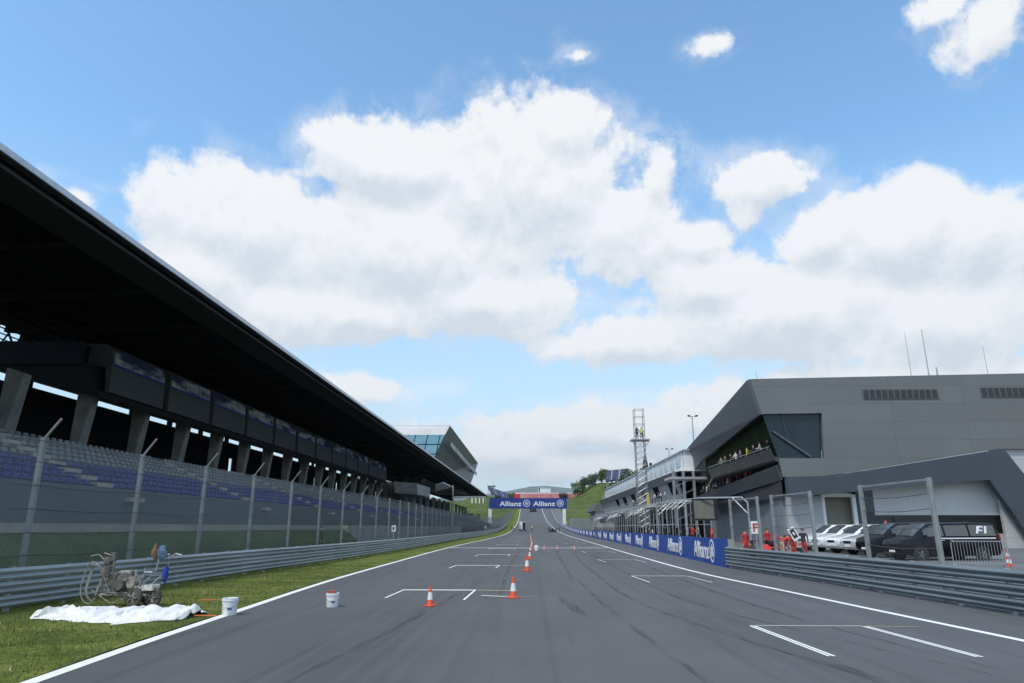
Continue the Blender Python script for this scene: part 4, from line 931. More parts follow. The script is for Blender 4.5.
# F board and racing crew
c = thing('letter_board', 'white board with a red letter F on a thin post by the pit lane', 'sign', (12.9, 41, .2))
b = MB(); b.bx(12.87, 12.93, 41.03, 41.09, .1, 2.0); b.build('post', M_POST, c)
b = MB(); b.bx(12.62, 13.14, 40.98, 41.02, 1.72, 2.42); bd = b.build('board', M_WPAINT, c, bevel=.01)
fme = text_mesh('F', .62, .004, .02); fme.materials.append(M_RED); put('letter', fme, bd, (12.7, 40.972, 1.86), (math.pi/2, 0, 0))
person('person in red overalls standing beside the white F board', (12.55, 42.0, .25), .4, 'red', 'red', 'stand', 'red crew in the pit lane')
person('person in red cap at the end of the blue pit wall', (12.7, 50.2, .25), 1.2, 'red', 'black', 'stand', 'red crew in the pit lane', cap='red')
person('person in red shirt and red cap leaning toward the race car', (13.75, 40.4, .3), 1.5, 'red', 'red', 'hold', 'red crew in the pit lane', cap='red')
person('person in red overalls bent over the race car front', (14.5, 41.6, .3), 1.8, 'red', 'beige', 'bend', 'red crew in the pit lane')
person('person in red bending behind the black and white pit board', (15.3, 41.8, .3), -1.6, 'red', 'red', 'bend', 'red crew in the pit lane')
person('person in red trousers and dark top at the right end of the red crew', (15.9, 42.0, .3), -.6, 'black', 'red', 'stand', 'red crew in the pit lane')
person('person in full red standing behind the right end of the crew', (16.2, 44.4, .3), -.2, 'red', 'red', 'hold', 'red crew in the pit lane')
person('person in red at the garage door behind the crew', (15.0, 45.5, .3), .5, 'red', 'black', 'walk', 'red crew in the pit lane')
c = thing('pit_board', 'tilted white framed black board held up among the red crew', 'sign', (14.95, 40.9, .3))
Mt = Matrix.Rotation(R(-28), 3, 'Y')
def tb_(name, m, d, dx, dz, y, par):
    b = MB(); b.box(Vector((14.98, y, 1.72))+Mt @ Vector((dx, 0, dz)), d, M=Mt); return b.build(name, m, par, bevel=.02)
bd = tb_('board', M_WPAINT, (.42, .04, .74), 0, 0, 40.9, c); tb_('panel', M_BLACK, (.27, .012, .52), 0, .02, 40.875, bd); tb_('stripe', M_WPAINT, (.10, .012, .18), 0, .02, 40.86, bd); tb_('handle', M_POST, (.04, .04, 1.0), 0, -.85, 40.92, c)
# race car
def lathe_wheel(par, x, y, z, r, w, ax='X', rim=M_GREYD, full=True, tyre=None):
    b = MB(); prof = [(r*.6, -w/2), (r*.93, -w/2), (r, -w/2+.04), (r, w/2-.04), (r*.93, w/2), (r*.6, w/2)]; b.lathe(prof, 22, (x, y, z), ax); t = b.build('tyre', tyre or M_RUB, par, world=False, smooth=True)
    b = MB(); b.lathe([(.02, -w/2+.02), (r*.6, -w/2+.01), (r*.6, w/2-.01), (.02, w/2-.02)], 18, (x, y, z), ax)
    for k in range(5):
        a = k*2*math.pi/5
        for s in (-1, 1):
            p = Vector((x, y, z)); u = {'X': Vector((0, math.cos(a), math.sin(a))), 'Y': Vector((math.cos(a), 0, math.sin(a)))}[ax]; o_ = {'X': Vector((s*(w/2), 0, 0)), 'Y': Vector((0, s*(w/2), 0))}[ax]
            b.bar(p+o_+u*.03, p+o_+u*r*.58, .05, .02)
    b.build('rim', rim, par, world=False, smooth=True)
rc = thing('race_car', 'open wheel race car in red and white surrounded by red crew', 'race car', (14.6, 43.0, .3), R(96))
b = MB()   # length along local X, nose at -X
st = [(-2.3, .10, .14, .28), (-1.6, .14, .16, .42), (-.9, .22, .14, .58), (-.2, .36, .10, .66), (.2, .62, .08, .62), (.9, .60, .08, .80), (1.5, .38, .10, .62), (2.1, .16, .16, .42)]
loops = [[(x, -w, lo), (x, -w, lo+(hi-lo)*.6), (x, -w*.5, hi), (x, w*.5, hi), (x, w, lo+(hi-lo)*.6), (x, w, lo)] for x, w, lo, hi in st]
vs_ = [v for l in loops for v in l]; b.add(vs_, [(j*6+i, j*6+(i+1) % 6, (j+1)*6+(i+1) % 6, (j+1)*6+i) for j in range(len(st)-1) for i in range(6)]+[tuple(range(6)), tuple(range(len(vs_)-6, len(vs_)))])
b.build('body', M_RED, rc, world=False, smooth=True)
b = MB(); b.box((-2.35, 0, .12), (.45, 1.6, .04)); b.box((-2.35, .8, .2), (.5, .03, .22)); b.box((-2.35, -.8, .2), (.5, .03, .22)); b.build('front_wing', M_WPAINT, rc, world=False)
b = MB(); b.box((2.3, 0, .92), (.4, .95, .05)); b.box((2.3, .48, .72), (.5, .03, .5)); b.box((2.3, -.48, .72), (.5, .03, .5)); b.build('rear_wing', M_BLACK, rc, world=False)
b = MB(); b.box((.55, 0, .86), (.5, .28, .3)); b.build('air_box', M_BLACK, rc, world=False, bevel=.05)
for x in (-1.55, 1.75):
    for y in (-.72, .72):
        wh = bpy.data.objects.new('wheel', None); COL.objects.link(wh); wh.parent = rc; lathe_wheel(wh, x, y, .33, .33, .34, 'Y')

# ------------------------------------------------------------------ vehicles
def interp(tab, x):
    return [float(np.interp(x, [r[0] for r in tab], [r[i] for r in tab])) for i in range(1, len(tab[0]))]
def vehicle(name, label, cat, loc, rz, spec, m, group, beacon=None, logo=False):
    "front at local -X; spec rows: x, low, belt, top, half width low, half width belt, half width top"
    t = thing(name, label, cat, loc, rz, group); tab = spec['tab']; nst = 40; x0, x1 = tab[0][0], tab[-1][0]
    def ring(x):
        lo, be, to, w0, w1, w2 = interp(tab, x); pts = []
        mid = lo+(be-lo)*.45
        for y, z in ((0, lo), (w0*.9, lo), (w0, lo+.08), (w1*1.0, mid), (w1, be-.03), (w1*.985, be), (w2+(w1-w2)*.06, to-.10*(to-be+.05)), (w2*.9, to-.02*(to-be)), (w2*.5, to+.0), (0, to+.012)): pts.append((x, y, z))
        return pts+[(p[0], -p[1], p[2]) for p in pts[-2:0:-1]]
    xs = [x0+(x1-x0)*i/nst for i in range(nst+1)]; rings = [ring(x) for x in xs]; n = len(rings[0])
    b = MB(); b.add([v for r in rings for v in r], [(j*n+i, j*n+(i+1) % n, (j+1)*n+(i+1) % n, (j+1)*n+i) for j in range(nst) for i in range(n)]+[tuple(range(n)), tuple(range(nst*n, nst*n+n))])
    body = b.build('body', m, t, world=False, smooth=True, auto=38)
    def side(x, f, s, off):  # point on glasshouse side
        lo, be, to, w0, w1, w2 = interp(tab, x); z = be+.02+(to-.13*(to-be+.05)-be-.02)*f; w = w1*.985+(w2+(w1-w2)*.06-w1*.985)*f; return (x, s*(w+off), z)
    for s in (-1, 1):
        for a, c in spec['side']:
            k = 6; lo_ = [side(a+(c-a)*i/k, .04, s, .012) for i in range(k+1)]; hi_ = [side(a+(c-a)*i/k, .96, s, .012) for i in range(k+1)]
            b = MB(); b.add(lo_+hi_, [(i, i+1, k+2+i, k+1+i) for i in range(k)]); b.build('window', glass('car_glass', (.07, .08, .085), .05), t, world=False, smooth=True)
    for nm, (xa, xb) in (('windscreen', spec['front']), ('rear_window', spec['rear'])):
        dx = -.025 if nm == 'windscreen' else .025; b = MB(); q = []
        for i in range(9):
            x = xa+(xb-xa)*i/8; l = interp(tab, x); q += [(x+dx, -l[5]*.9, l[2]+.004), (x+dx, -l[5]*.5, l[2]+.03), (x+dx, l[5]*.5, l[2]+.03), (x+dx, l[5]*.9, l[2]+.004)]
        b.add(q, [(i*4+j, i*4+j+1, i*4+j+5, i*4+j+4) for i in range(8) for j in range(3)]); b.build(nm, glass('car_glass', (.07, .08, .085), .05), t, world=False)
    for x in spec['wheels']:
        for s in (-1, 1):
            w1 = interp(tab, x)[4]; b = MB(); b.lathe([(.02, -.02), (spec['r']+.07, -.02), (spec['r']+.07, .02), (.02, .02)], 24, (x, s*(w1-.005), spec['r']+.01), 'Y'); b.build('wheel_arch', M_BLACK, t, world=False)
            wh = bpy.data.objects.new('wheel', None); COL.objects.link(wh); wh.parent = t; lathe_wheel(wh, x, s*(w1-.07), spec['r'], spec['r'], .22, 'Y', rim=M_ALU)
    for s in (-1, 1):
        lo, be, to, w0, w1, w2 = interp(tab, x0+.1)
        b = MB(); b.box((x0+.13, s*w1*.72, be-.16), (.16, .34, .15)); b.build('headlight', mat('lamp_glass', (.55, .58, .6), .15), t, world=False, bevel=.03)
        lo, be, to, w0, w1, w2 = interp(tab, x1-.05)
        b = MB(); b.box((x1-.02, s*w1*.88, be-.05), (.08, .18, .42)); b.build('tail_light', M_RED, t, world=False, bevel=.02)
        b = MB(); xm = spec['mirror']; l = interp(tab, xm); b.box((xm, s*(l[4]+.12), l[1]+.06), (.1, .2, .16)); b.build('mirror', m if not beacon else M_WPAINT, t, world=False, bevel=.03)
    lo, be, to, w0, w1, w2 = interp(tab, x0+.05)
    b = MB(); b.box((x0-.005, 0, lo+.30), (.05, w1*.9, .12)); b.build('grille', M_DARK2, t, world=False, bevel=.02)
    b = MB(); b.box((x0-.01, 0, lo+.12), (.02, .5, .11)); b.build('number_plate', M_WPAINT, t, world=False)
    b = MB(); b.box((x1+.015, 0, lo+.45), (.02, .5, .11)); b.build('rear_plate', M_WPAINT, t, world=False)
    for xh in spec['handles']:
        for s in (-1, 1):
            l = interp(tab, xh); b = MB(); b.box((xh, s*(l[4]+.012), l[1]-.16), (.18, .03, .035)); b.build('door_handle', M_PIPE, t, world=False)
    if beacon:
        l = interp(tab, beacon); b = MB(); b.lathe([(.09, 0), (.09, .04), (.07, .05), (.06, .16), (.02, .19)], 14, (beacon, 0, l[2])); b.build('beacon', mat('beacon_orange', (.6, .12, .02), .3), t, world=False, smooth=True)
    if logo:
        def sp(x, f): q = side(x, f, 1 if logo > 0 else -1, .025); return Vector(q)
        def lg(poly, nm):
            b = MB(); b.add([sp(x, f) for x, f in poly], [tuple(range(len(poly)))]); b.build(nm, M_LET, t, world=False)
        # white racing mark: a leaning F and a 1 with slashes
        lg([(1.36, .25), (1.47, .25), (1.53, .44), (1.75, .44), (1.72, .55), (1.57, .55), (1.63, .74), (1.84, .74), (1.80, .86), (1.50, .86)], 'logo'); lg([(1.80, .25), (1.92, .25), (2.02, .86), (1.90, .86)], 'logo')
        b = MB(); ss_ = [side(x, -.10, -1 if logo < 0 else 1, .022) for x in np.linspace(-.75, 2.35, 12)]; s2 = [(p[0], p[1], p[2]-.06) for p in ss_]; b.add(ss_+s2, [(i, i+1, 13+i, 12+i) for i in range(11)]); b.build('pinstripe', M_LET, t, world=False)
    return t
VAN = dict(tab=[(-2.6, .42, .78, .84, .78, .84, .6), (-2.5, .30, .98, 1.04, .88, .92, .78), (-1.85, .26, 1.12, 1.20, .93, .96, .80), (-1.35, .25, 1.16, 1.60, .94, .97, .78), (-.95, .25, 1.18, 1.86, .94, .97, .80), (1.6, .25, 1.20, 1.92, .94, .97, .82), (2.45, .28, 1.20, 1.88, .93, .96, .80), (2.62, .36, 1.16, 1.70, .88, .92, .78), (2.66, .42, 1.05, 1.2, .86, .9, .75)],
           side=[(-1.38, -.35), (-.25, .95), (1.05, 2.4)], front=(-1.82, -1.0), rear=(2.665, 2.60), wheels=(-1.68, 1.55), r=.33, mirror=-1.4, handles=(-.45, .0))
EST = dict(tab=[(-2.3, .40, .66, .70, .72, .80, .6), (-2.15, .26, .80, .84, .84, .88, .75), (-1.1, .22, .96, 1.04, .90, .92, .72), (-.55, .21, 1.00, 1.36, .90, .93, .66), (-.15, .21, 1.02, 1.55, .90, .93, .66), (1.2, .21, 1.06, 1.58, .90, .93, .66), (1.95, .22, 1.06, 1.46, .89, .92, .64), (2.25, .28, 1.02, 1.12, .86, .9, .66), (2.32, .40, .90, .96, .82, .86, .66)],
           side=[(-.62, .05), (.14, .95), (1.03, 1.75)], front=(-1.06, -.22), rear=(2.24, 1.9), wheels=(-1.42, 1.38), r=.335, mirror=-.72, handles=(-.05, .85))
M_CARW = mat('white_car_paint', (.74, .75, .77), .25, 0, .03, 1, coat=.6); M_CARS = mat('silver_car_paint', (.62, .64, .66), .25, .3, .03, 1, coat=.6); M_CARB = mat('black_car_paint', (.006, .006, .007), .15, 0, .1, 1, spec=.16)
vehicle('parked_van', 'black van nearest the guardrail with white letters on its rear side window', 'van', (21.35, 37.8, .42), R(4), VAN, M_CARB, 'vehicles parked in the pit lane', logo=-1)
vehicle('parked_van', 'black van without marking parked second from the guardrail', 'van', (21.45, 41.2, .46), R(6), VAN, M_CARB, 'vehicles parked in the pit lane')
for i, (x, y, m, la, be) in enumerate(((21.6, 44.4, M_CARS, 'silver white car with roof beacon parked right beside the black vans', .4), (21.75, 47.1, M_CARW, 'white estate car with orange roof beacon, second in the row of white cars', .3), (21.8, 49.8, M_CARW, 'white estate car with clear roof, third in the row of white cars', None), (21.9, 52.4, M_CARW, 'white car at the far left end of the parked row', None))):
    v = vehicle('parked_car', la, 'car', (x, y, .46), R(8), EST, m, 'vehicles parked in the pit lane', beacon=be); v.scale = (1, 1, 1.15)

# ------------------------------------------------------------------ cones
def cone(loc, label, h=.62, bands=1, group='traffic cones on the track'):
    c = thing('traffic_cone', label, 'traffic cone', loc, rr.uniform(0, 1.5), group); k = h/.62
    b = MB(); w = .19*k; b.prism([(-w, -w*.7), (-w*.7, -w), (w*.7, -w), (w, -w*.7), (w, w*.7), (w*.7, w), (-w*.7, w), (-w, w*.7)], lambda x, y: (x, y, .0), (0, 0, .035*k)); b.build('base', M_ORANGE, c, world=False, bevel=.008)
    rad = lambda z: (.112-.087*(z/.62)*1.0)*k
    def sec(z0, z1, name, m, e=0.):
        b = MB(); b.lathe([(rad(z0)+e, z0*k), (rad(z1)+e, z1*k)], 20); b.build(name, m, c, world=False, smooth=True)
    b = MB(); b.lathe([(rad(.03)+.02, .033*k), (rad(.05)+.004, .06*k), (rad(.6), .6*k), (rad(.6)*.7, .62*k), (.001, .622*k)], 22); b.build('cone_body', M_ORANGE, c, world=False, smooth=True)
    for z0, z1 in ({1: [(.20, .43)], 2: [(.16, .29), (.40, .51)]}[bands]): sec(z0, z1, 'band', M_REFL, .007)
    return c
cone((-2.80, 20.0, 0), 'red and white cone standing left of the pair, in the nearest grid box', .52)
cone((-.56, 22.3, 0), 'red and white cone in front of the nearest grid line by the track middle', .62)
for i, (x, y) in enumerate(((-.21, 35.6), (-.1, 48.7), (-.06, 60.), (0.0, 70.), (.1, 81.), (.05, 98.), (.0, 118.), (-.05, 142.), (-.1, 170.))):
    cone((x, y, T(y)), '%s cone of the line along the track middle beyond the two nearest cones' % ORD[i], .72 if i == 0 else .62)
for i, (x, y) in enumerate(((1.25, 68.5), (2.5, 68.6), (4.1, 67.5))):
    cone((x, y, 0), '%s cone of the row crossing the right half of the track at the start line' % ('left', 'middle', 'right')[i], .44, 2)
cone((20.6, 31.5, .40), 'orange cone with white bands at the right end of the crowd barrier', .75, 2, None)

# crowd barrier
c = thing('crowd_barrier', 'silver steel crowd barrier standing in front of the black van', 'barrier', (18.2, 31.4, .40), R(-2))
b = MB(); b.path([(0, 0, .12), (0, 0, 1.02), (.08, 0, 1.1), (2.22, 0, 1.1), (2.3, 0, 1.02), (2.3, 0, .12)], .02, 8); b.path([(0, 0, .2), (2.3, 0, .2)], .018, 6); b.build('frame', M_PIPE, c, world=False)
for i in range(17): b = MB(); b.tube((.13+i*.128, 0, .2), (.13+i*.128, 0, 1.09), .009, n=5); b.build('bar', M_PIPE, c, world=False)
for x in (.2, 2.1): b = MB(); b.path([(x, -.3, .0), (x, -.28, .05), (x, 0, .14), (x, .28, .05), (x, .3, .0)], .016, 6); b.build('foot', M_PIPE, c, world=False)

# ------------------------------------------------------------------ marking machine, sheet, buckets
mc = thing('line_marking_machine', 'grimy paint spattered line marking machine with hoses standing against the left guardrail', 'machine', (-11.0, 19.5, .03), R(-6))
mc.scale = (.94, .94, .94)
def mp(name, m, fn, parent=mc, bevel=0., smooth=False):
    b = MB(); fn(b); return b.build(name, m, parent, world=False, bevel=bevel, smooth=smooth)
mp('chassis', M_GREYP, lambda b: (b.bx(-.75, .75, -.28, -.22, .30, .36), b.bx(-.75, .75, .22, .28, .30, .36), b.bx(-.75, -.69, -.28, .28, .30, .36), b.bx(.2, .26, -.28, .28, .3, .36), b.bx(-.5, .5, -.3, .3, .36, .40)), bevel=.01)
for x, y, r in ((.42, -.34, .26), (.86, -.1, .26), (.42, .34, .26)):
    w = bpy.data.objects.new('wheel', None); COL.objects.link(w); w.parent = mc; lathe_wheel(w, x, y, r, r, .12, 'Y', rim=M_GREYP, tyre=mat('dusty_tyre', (.085, .08, .07), .9, 0, .5, 7))
mp('engine', M_GREYD, lambda b: (b.box((-.1, 0, .58), (.42, .4, .34)), b.lathe([(.16, -.12), (.17, 0), (.16, .12), (.05, .13)], 16, (-.1, -.26, .6), 'Y'), b.lathe([(.13, -.06), (.13, .06)], 14, (-.36, -.2, .62), 'Y'), b.tube((.08, -.1, .72), (.08, -.1, .9), .05), b.box((-.1, 0, .8), (.3, .3, .12)), b.tube((.12, -.2, .62), (.30, -.24, .58), .05), b.tube((-.3, -.22, .5), (-.3, -.22, .84), .035)), bevel=.02)
mp('fuel_tank', M_GREYP, lambda b: b.box((-.12, .02, .92), (.36, .26, .12)), bevel=.04)
mp('pump', M_GREYP, lambda b: (b.lathe([(.12, -.1), (.13, -.08), (.13, .08), (.12, .1)], 16, (.24, -.22, .62), 'Y'), b.tube((.24, -.1, .6), (.24, -.1, 1.0), .04), b.tube((.24, -.22, .62), (.44, -.3, .5), .035)))
mp('paint_hopper', mat('spattered_white', (.55, .54, .5), .6, 0, .35, 9), lambda b: (b.lathe([(.08, .36), (.24, .5), (.25, .58), (.235, .58)], 18, (.68, 0, .0)), b.box((.72, -.2, .52), (.36, .1, .14))), smooth=True)
mp('handlebar', M_PIPE, lambda b: (b.path([(.3, -.2, .36), (.75, -.26, .78), (.95, -.26, 1.0), (1.0, -.26, 1.3), (1.12, -.26, 1.42), (1.3, -.24, 1.44)], .024, 7), b.path([(.3, .2, .36), (.8, .22, .8), (.98, .22, 1.1), (1.02, .22, 1.34), (1.2, .22, 1.44), (1.42, .2, 1.40)], .024, 7), b.path([(.8, -.26, .84), (.84, .22, .84)], .02, 6), b.path([(.5, -.27, .58), (.62, -.28, .95), (.86, -.27, .95)], .02, 6)))
mp('rear_frame', M_GREYP, lambda b: (b.path([(-.72, -.2, .36), (-.72, -.2, 1.25), (-.95, -.2, 1.42), (-1.2, -.2, 1.38)], .022, 6), b.path([(-.72, .2, .36), (-.72, .2, 1.25), (-.9, .2, 1.40), (-1.1, .2, 1.45)], .022, 6), b.path([(-.72, -.2, 1.1), (-.72, .2, 1.1)], .02, 6), b.path([(-.72, -.22, .9), (-.35, -.24, .9), (-.35, -.24, .36)], .018, 6), b.path([(-.98, -.25, .06), (-.4, -.25, .38), (-.72, -.25, .9)], .016, 6), b.path([(-.98, -.27, .45), (-.3, -.28, .08), (.2, -.28, .28)], .016, 6)))
def hoops(b):
    for k, (cx_, r, ry, yy_) in enumerate(((-.82, .50, .58, -.24), (-.74, .42, .52, -.19), (-.68, .34, .5, -.27))):
        b.path([(cx_-.12+r*.55*math.cos(a)-.12, yy_+.04*math.sin(3*a), .64+ry*math.sin(a)) for a in np.linspace(.6, 2*math.pi-.2+.2*k, 26)], .019, 6)
mp('hose_coil', mat('pale_hose', (.30, .29, .26), .7, 0, .3, 9), hoops)
def hoses(b):
    r2 = random.Random(11)
    for k in range(9):
        x = -.75+.12*k; b.path([(x+r2.uniform(-.06, .06)+.08*math.sin(t*3+k), -.24+r2.uniform(-.03, .03), .25+.09*t*(1 if k < 5 else .6)) for t in range(9)], .012, 5)
mp('hose_tangle', M_GREYD, hoses)
mp('control_box', M_GREYD, lambda b: (b.box((-.62, -.2, 1.24), (.2, .16, .22)), b.box((-.48, -.2, 1.36), (.16, .12, .26)), b.box((-.6, -.18, .95), (.14, .16, .3))), bevel=.03)
def crumple(b, c, d, seed):
    r2 = random.Random(seed); n = 7; vs = []
    for j in range(n+1):
        th = math.pi*j/n
        for i in range(10):
            a = 2*math.pi*i/10; q = 1+r2.uniform(-.42, .2); vs.append((c[0]+d[0]*q*math.sin(th)*math.cos(a), c[1]+d[1]*q*math.sin(th)*math.sin(a), c[2]+d[2]*q*math.cos(th)))
    b.add(vs, [(j*10+i, j*10+(i+1) % 10, (j+1)*10+(i+1) % 10, (j+1)*10+i) for j in range(n) for i in range(10)])
def clutter(b):
    r2 = random.Random(5)
    for k in range(46):
        p = Vector((r2.uniform(-.62, .5), r2.uniform(-.32, -.05), r2.uniform(.3, .95))); q = p+Vector((r2.uniform(-.25, .25), r2.uniform(-.08, .08), r2.uniform(-.2, .25)))
        if k % 3 == 0: b.box(p, (r2.uniform(.05, .16), .08, r2.uniform(.05, .14)), rz=r2.random())
        else: b.tube(p, q, r2.uniform(.008, .028), n=6)
mp('fittings', M_GREYP, clutter)
b = MB(); crumple(b, (1.0-11.0, 19.15, 1.43), (.15, .11, .18), 2); tag(b.build('cloth_bundle', mat('light_blue_cloth', (.08, .15, .24), .85, 0, .3, 6), smooth=True), 'crumpled light blue cloth hung over the machine handlebar', 'cloth')
b = MB(); crumple(b, (.80-11.0, 19.15, 1.42), (.10, .1, .22), 4); tag(b.build('work_gloves', mat('brown_leather', (.20, .12, .07), .85, 0, .3, 6), smooth=True), 'brown work gloves hung beside the light blue cloth on the machine', 'gloves')
b = MB(); crumple(b, (1.12-11.0, 19.2, .88), (.09, .09, .24), 9); tag(b.build('blue_jacket', mat('royal_blue_cloth', (.018, .045, .26), .8, 0, .3, 6), smooth=True), 'bright blue jacket hanging low on the right handle of the machine', 'jacket')
# dust sheet
b = MB(); nx, ny = 64, 16; r2 = random.Random(21)
from mathutils import noise as mn
for j in range(ny+1):
    for i in range(nx+1):
        u, v = i/nx, j/ny; cx_ = -11.5+3.45*u; cy_ = 16.6+.6*u+.25*math.sin(u*6)
        wdt = .3+2.3*min(1, u*2.6)*(1-.55*max(0, u-.65)/.35)
        e = .14*mn.noise(Vector((u*9, v*3, 2)))+(.12*mn.noise(Vector((u*22, v*3, 5))) if v in (0, 1) else 0)
        x = cx_+e; y = cy_+(v-.35)*wdt+.34*mn.noise(Vector((u*8, 3, v*3)))
        fold = abs(mn.noise(Vector((u*11, v*2.2, 1))))*.28+abs(mn.noise(Vector((u*24, v*5, 7))))*.2
        fold += max(0, 1-abs(mn.noise(Vector((u*13+v*2.5, v*4-u*3, 9))))*3.)**3*.16
        z = vz(x, y)+.012+fold*math.sin(math.pi*min(1, max(0, v)))**.6
        b.v.append((x, y, z))
n = nx+1; b.f = [(j*n+i, j*n+i+1, (j+1)*n+i+1, (j+1)*n+i) for j in range(ny) for i in range(nx)]; b.mi = [0]*len(b.f)
o = b.build('dust_sheet', M_CLOTH, smooth=True); tag(o, 'rumpled white sheet spread on the grass in front of the marking machine', 'sheet')
sd = o.modifiers.new('thickness', 'SOLIDIFY'); sd.thickness = .01; sb = o.modifiers.new('sub', 'SUBSURF'); sb.levels = 1; sb.render_levels = 1
def bucket(loc, label, h=.36, r=.155, lid=None):
    c = thing('bucket', label, 'bucket', loc, .4)
    mw = mat('bucket_plastic', (.72, .75, .78), .4, 0, .12, 9)
    b = MB(); b.lathe([(r*.86, .0), (r*.88, .01), (r*.98, h*.84), (r*1.05, h*.85), (r*1.05, h*.9), (r, h*.91), (r*1.02, h), (r*.96, h), (r*.95, h*.9), (.001, h*.88)], 26); b.build('tub', mw, c, world=False, smooth=True, auto=30)
    b = MB(); b.path([(r*1.05*math.cos(a), r*1.05*math.sin(a), h*.8-.12*abs(math.sin(a))) for a in np.linspace(math.pi, 2*math.pi, 12)], .005, 5); b.build('handle', M_PIPE, c, world=False)
    b = MB()
    for k in range(6):
        a0 = -1.9+.1*k; b.add([(r*.985*math.cos(a)*(1 if z < h*.5 else 1.02), r*.985*math.sin(a)*(1 if z < h*.5 else 1.02), z) for a, z in ((a0, h*.34), (a0+.1, h*.34), (a0+.1, h*.46), (a0, h*.46))], [(0, 1, 2, 3)])
    b.build('label_patch', mat('label_blue', (.08, .12, .35), .5, 0, .5, 30), c, world=False)
    if lid:
        b = MB(); b.lathe([(.001, h+.055), (r*.7, h+.05), (r*.72, h+.005), (r*.5, h)], 22, (-.02, 0, 0)); b.build('lid', mat('worn_red_lid', (.42, .06, .05), .6), c, world=False, smooth=True)
    return c
bucket((-7.47, 17.85, vz(-7.47, 17.85)), 'white paint bucket with small blue label standing on the grass', .40, .19)
bucket((-5.43, 19.7, 0), 'white paint bucket with red lid standing on the asphalt by the edge line', .36, .175, True)
c = thing('paint_sack', 'small white tub on the track beside the line of distant cones', 'tub', (.5, 66, 0)); b = MB(); b.lathe([(.17, 0), (.2, .2), (.21, .4), (.18, .46), (.001, .47)], 16); b.build('tub', M_WPAINT, c, world=False, smooth=True)
for (x, y, la, ln) in ((-9.2, 20.4, 'short orange stake lying on the open grass between machine and bucket', .52), (-7.75, 17.1, 'short orange stake poking out from under the white sheet', .5)):
    b = MB(); z = vz(x, y)+.05; b.tube((x-ln/2, y+.03, z), (x+ln/2, y, z+.01), .014, n=8); b.tube((x+ln/2, y, z+.01), (x+ln/2+.06, y, z+.012), .014, .003, 8); tag(b.build('marker_stake', mat('orange_stake', (.62, .16, .03), .6)), la, 'stake', 'orange stakes on the grass')

# ------------------------------------------------------------------ along the far left fence
person('dark clothed person standing behind the left fence in front of the grass bank', (-13.85, 46.5, .30), 1.5, 'black', 'black', 'stand', sc=1.08)
for i, (x, y) in enumerate(((-12.0, 63), (-11.0, 185))):
    c = thing('marker_sign', ['small white square marker sign on a post at the left fence', 'tiny white marker sign farther along the left fence by the curve'][i], 'sign', (x, y, T(y)), 0, 'white marker signs along the left fence'); x = BL(y)-.35; c.location.x = x
    b = MB(); b.bx(-.04, .04, -.04, .04, 0, 2.2); b.build('post', M_POST, c, world=False); b = MB(); b.bx(-.2, .2, -.08, -.05, 1.7, 2.25); bd = b.build('board', M_WPAINT, c, world=False); b = MB(); b.bx(-.08, .08, -.09, -.082, 1.85, 2.1); b.build('symbol', M_GREYD, bd, world=False)

# ------------------------------------------------------------------ far end of the straight
def truck(loc, label, name, m, w, h, L, cat):
    c = thing(name, label, cat, loc); 
    b = MB(); b.bx(-w/2, w/2, 0, L, .6, h); b.build('cargo_box', m, c, world=False, bevel=.05)
    b = MB(); b.bx(-w*.46, w*.46, L+.1, L+1.7, .5, 2.2); b.build('cab', m, c, world=False, bevel=.15)
    b = MB(); b.bx(-w*.45, w*.45, -.06, .0, .65, h-.1); b.build('open_back', M_BLACK, c, world=False)
    b = MB(); b.bx(-w/2+.02, -.1, -.14, -.08, .65, h-.05); b.bx(-w/2-.06, -w/2, -.9, 0, .65, h-.05); b.build('rear_door', m, c, world=False)
    b = MB(); b.bx(-w/2, w/2, -.1, 0, .4, .6); b.build('bumper', M_BLACK, c, world=False)
    for x in (-w/2+.15, w/2-.15):
        for y in (.9, L+.9): wh = bpy.data.objects.new('wheel', None); COL.objects.link(wh); wh.parent = c; lathe_wheel(wh, x, y, .4, .4, .26, 'X')
    return c
truck((-2.9, 246, T(246)), 'white box van with open dark back standing far down the track', 'work_van', M_WPAINT, 2.3, 3.1, 4.2, 'van')
person('worker in yellow vest left of the distant white van', (-5.9, 244, T(244)), .1, 'yellow', 'black', 'stand', 'track workers in yellow vests', 1.15); person('worker in yellow vest right of the distant white van', (.25, 243, T(243)), -.2, 'yellow', 'black', 'walk', 'track workers in yellow vests', 1.15)
person('worker in dark clothes just behind the left vest worker', (-6.6, 246, T(246)), .1, 'black', 'black', 'stand', 'track workers in dark clothes', 1.1)
t = truck((1.6, 505, T(505)), 'dark green truck near the crest of the straight', 'distant_truck', mat('dark_green_paint', (.03, .06, .03), .5), 4.6, 2.7, 5.5, 'truck')
# dark race car group at right
c = thing('dark_race_car', 'dark open wheel car pushed along the right side far down the straight', 'race car', (7.0, 232, T(232)), 0)
b = MB(); b.hull([(-.35, -2.2, .2), (.35, -2.2, .2), (.3, -2.2, .7), (-.3, -2.2, .7)], [(-.12, 2.4, .25), (.12, 2.4, .25), (.1, 2.4, .4), (-.1, 2.4, .4)]); b.bx(-.75, .75, -1.4, .3, .15, .6); b.bx(-.18, .18, -.9, -.2, .6, 1.05); b.build('body', M_BLACK, c, world=False, bevel=.05)
b = MB(); b.bx(-.5, .5, -2.5, -2.15, .8, 1.0); b.bx(-.5, -.46, -2.5, -2.1, .4, 1.0); b.bx(.46, .5, -2.5, -2.1, .4, 1.0); b.build('rear_wing', M_DARK2, c, world=False); b = MB(); b.bx(-.85, .85, 2.2, 2.6, .12, .2); b.build('front_wing', M_DARK2, c, world=False)
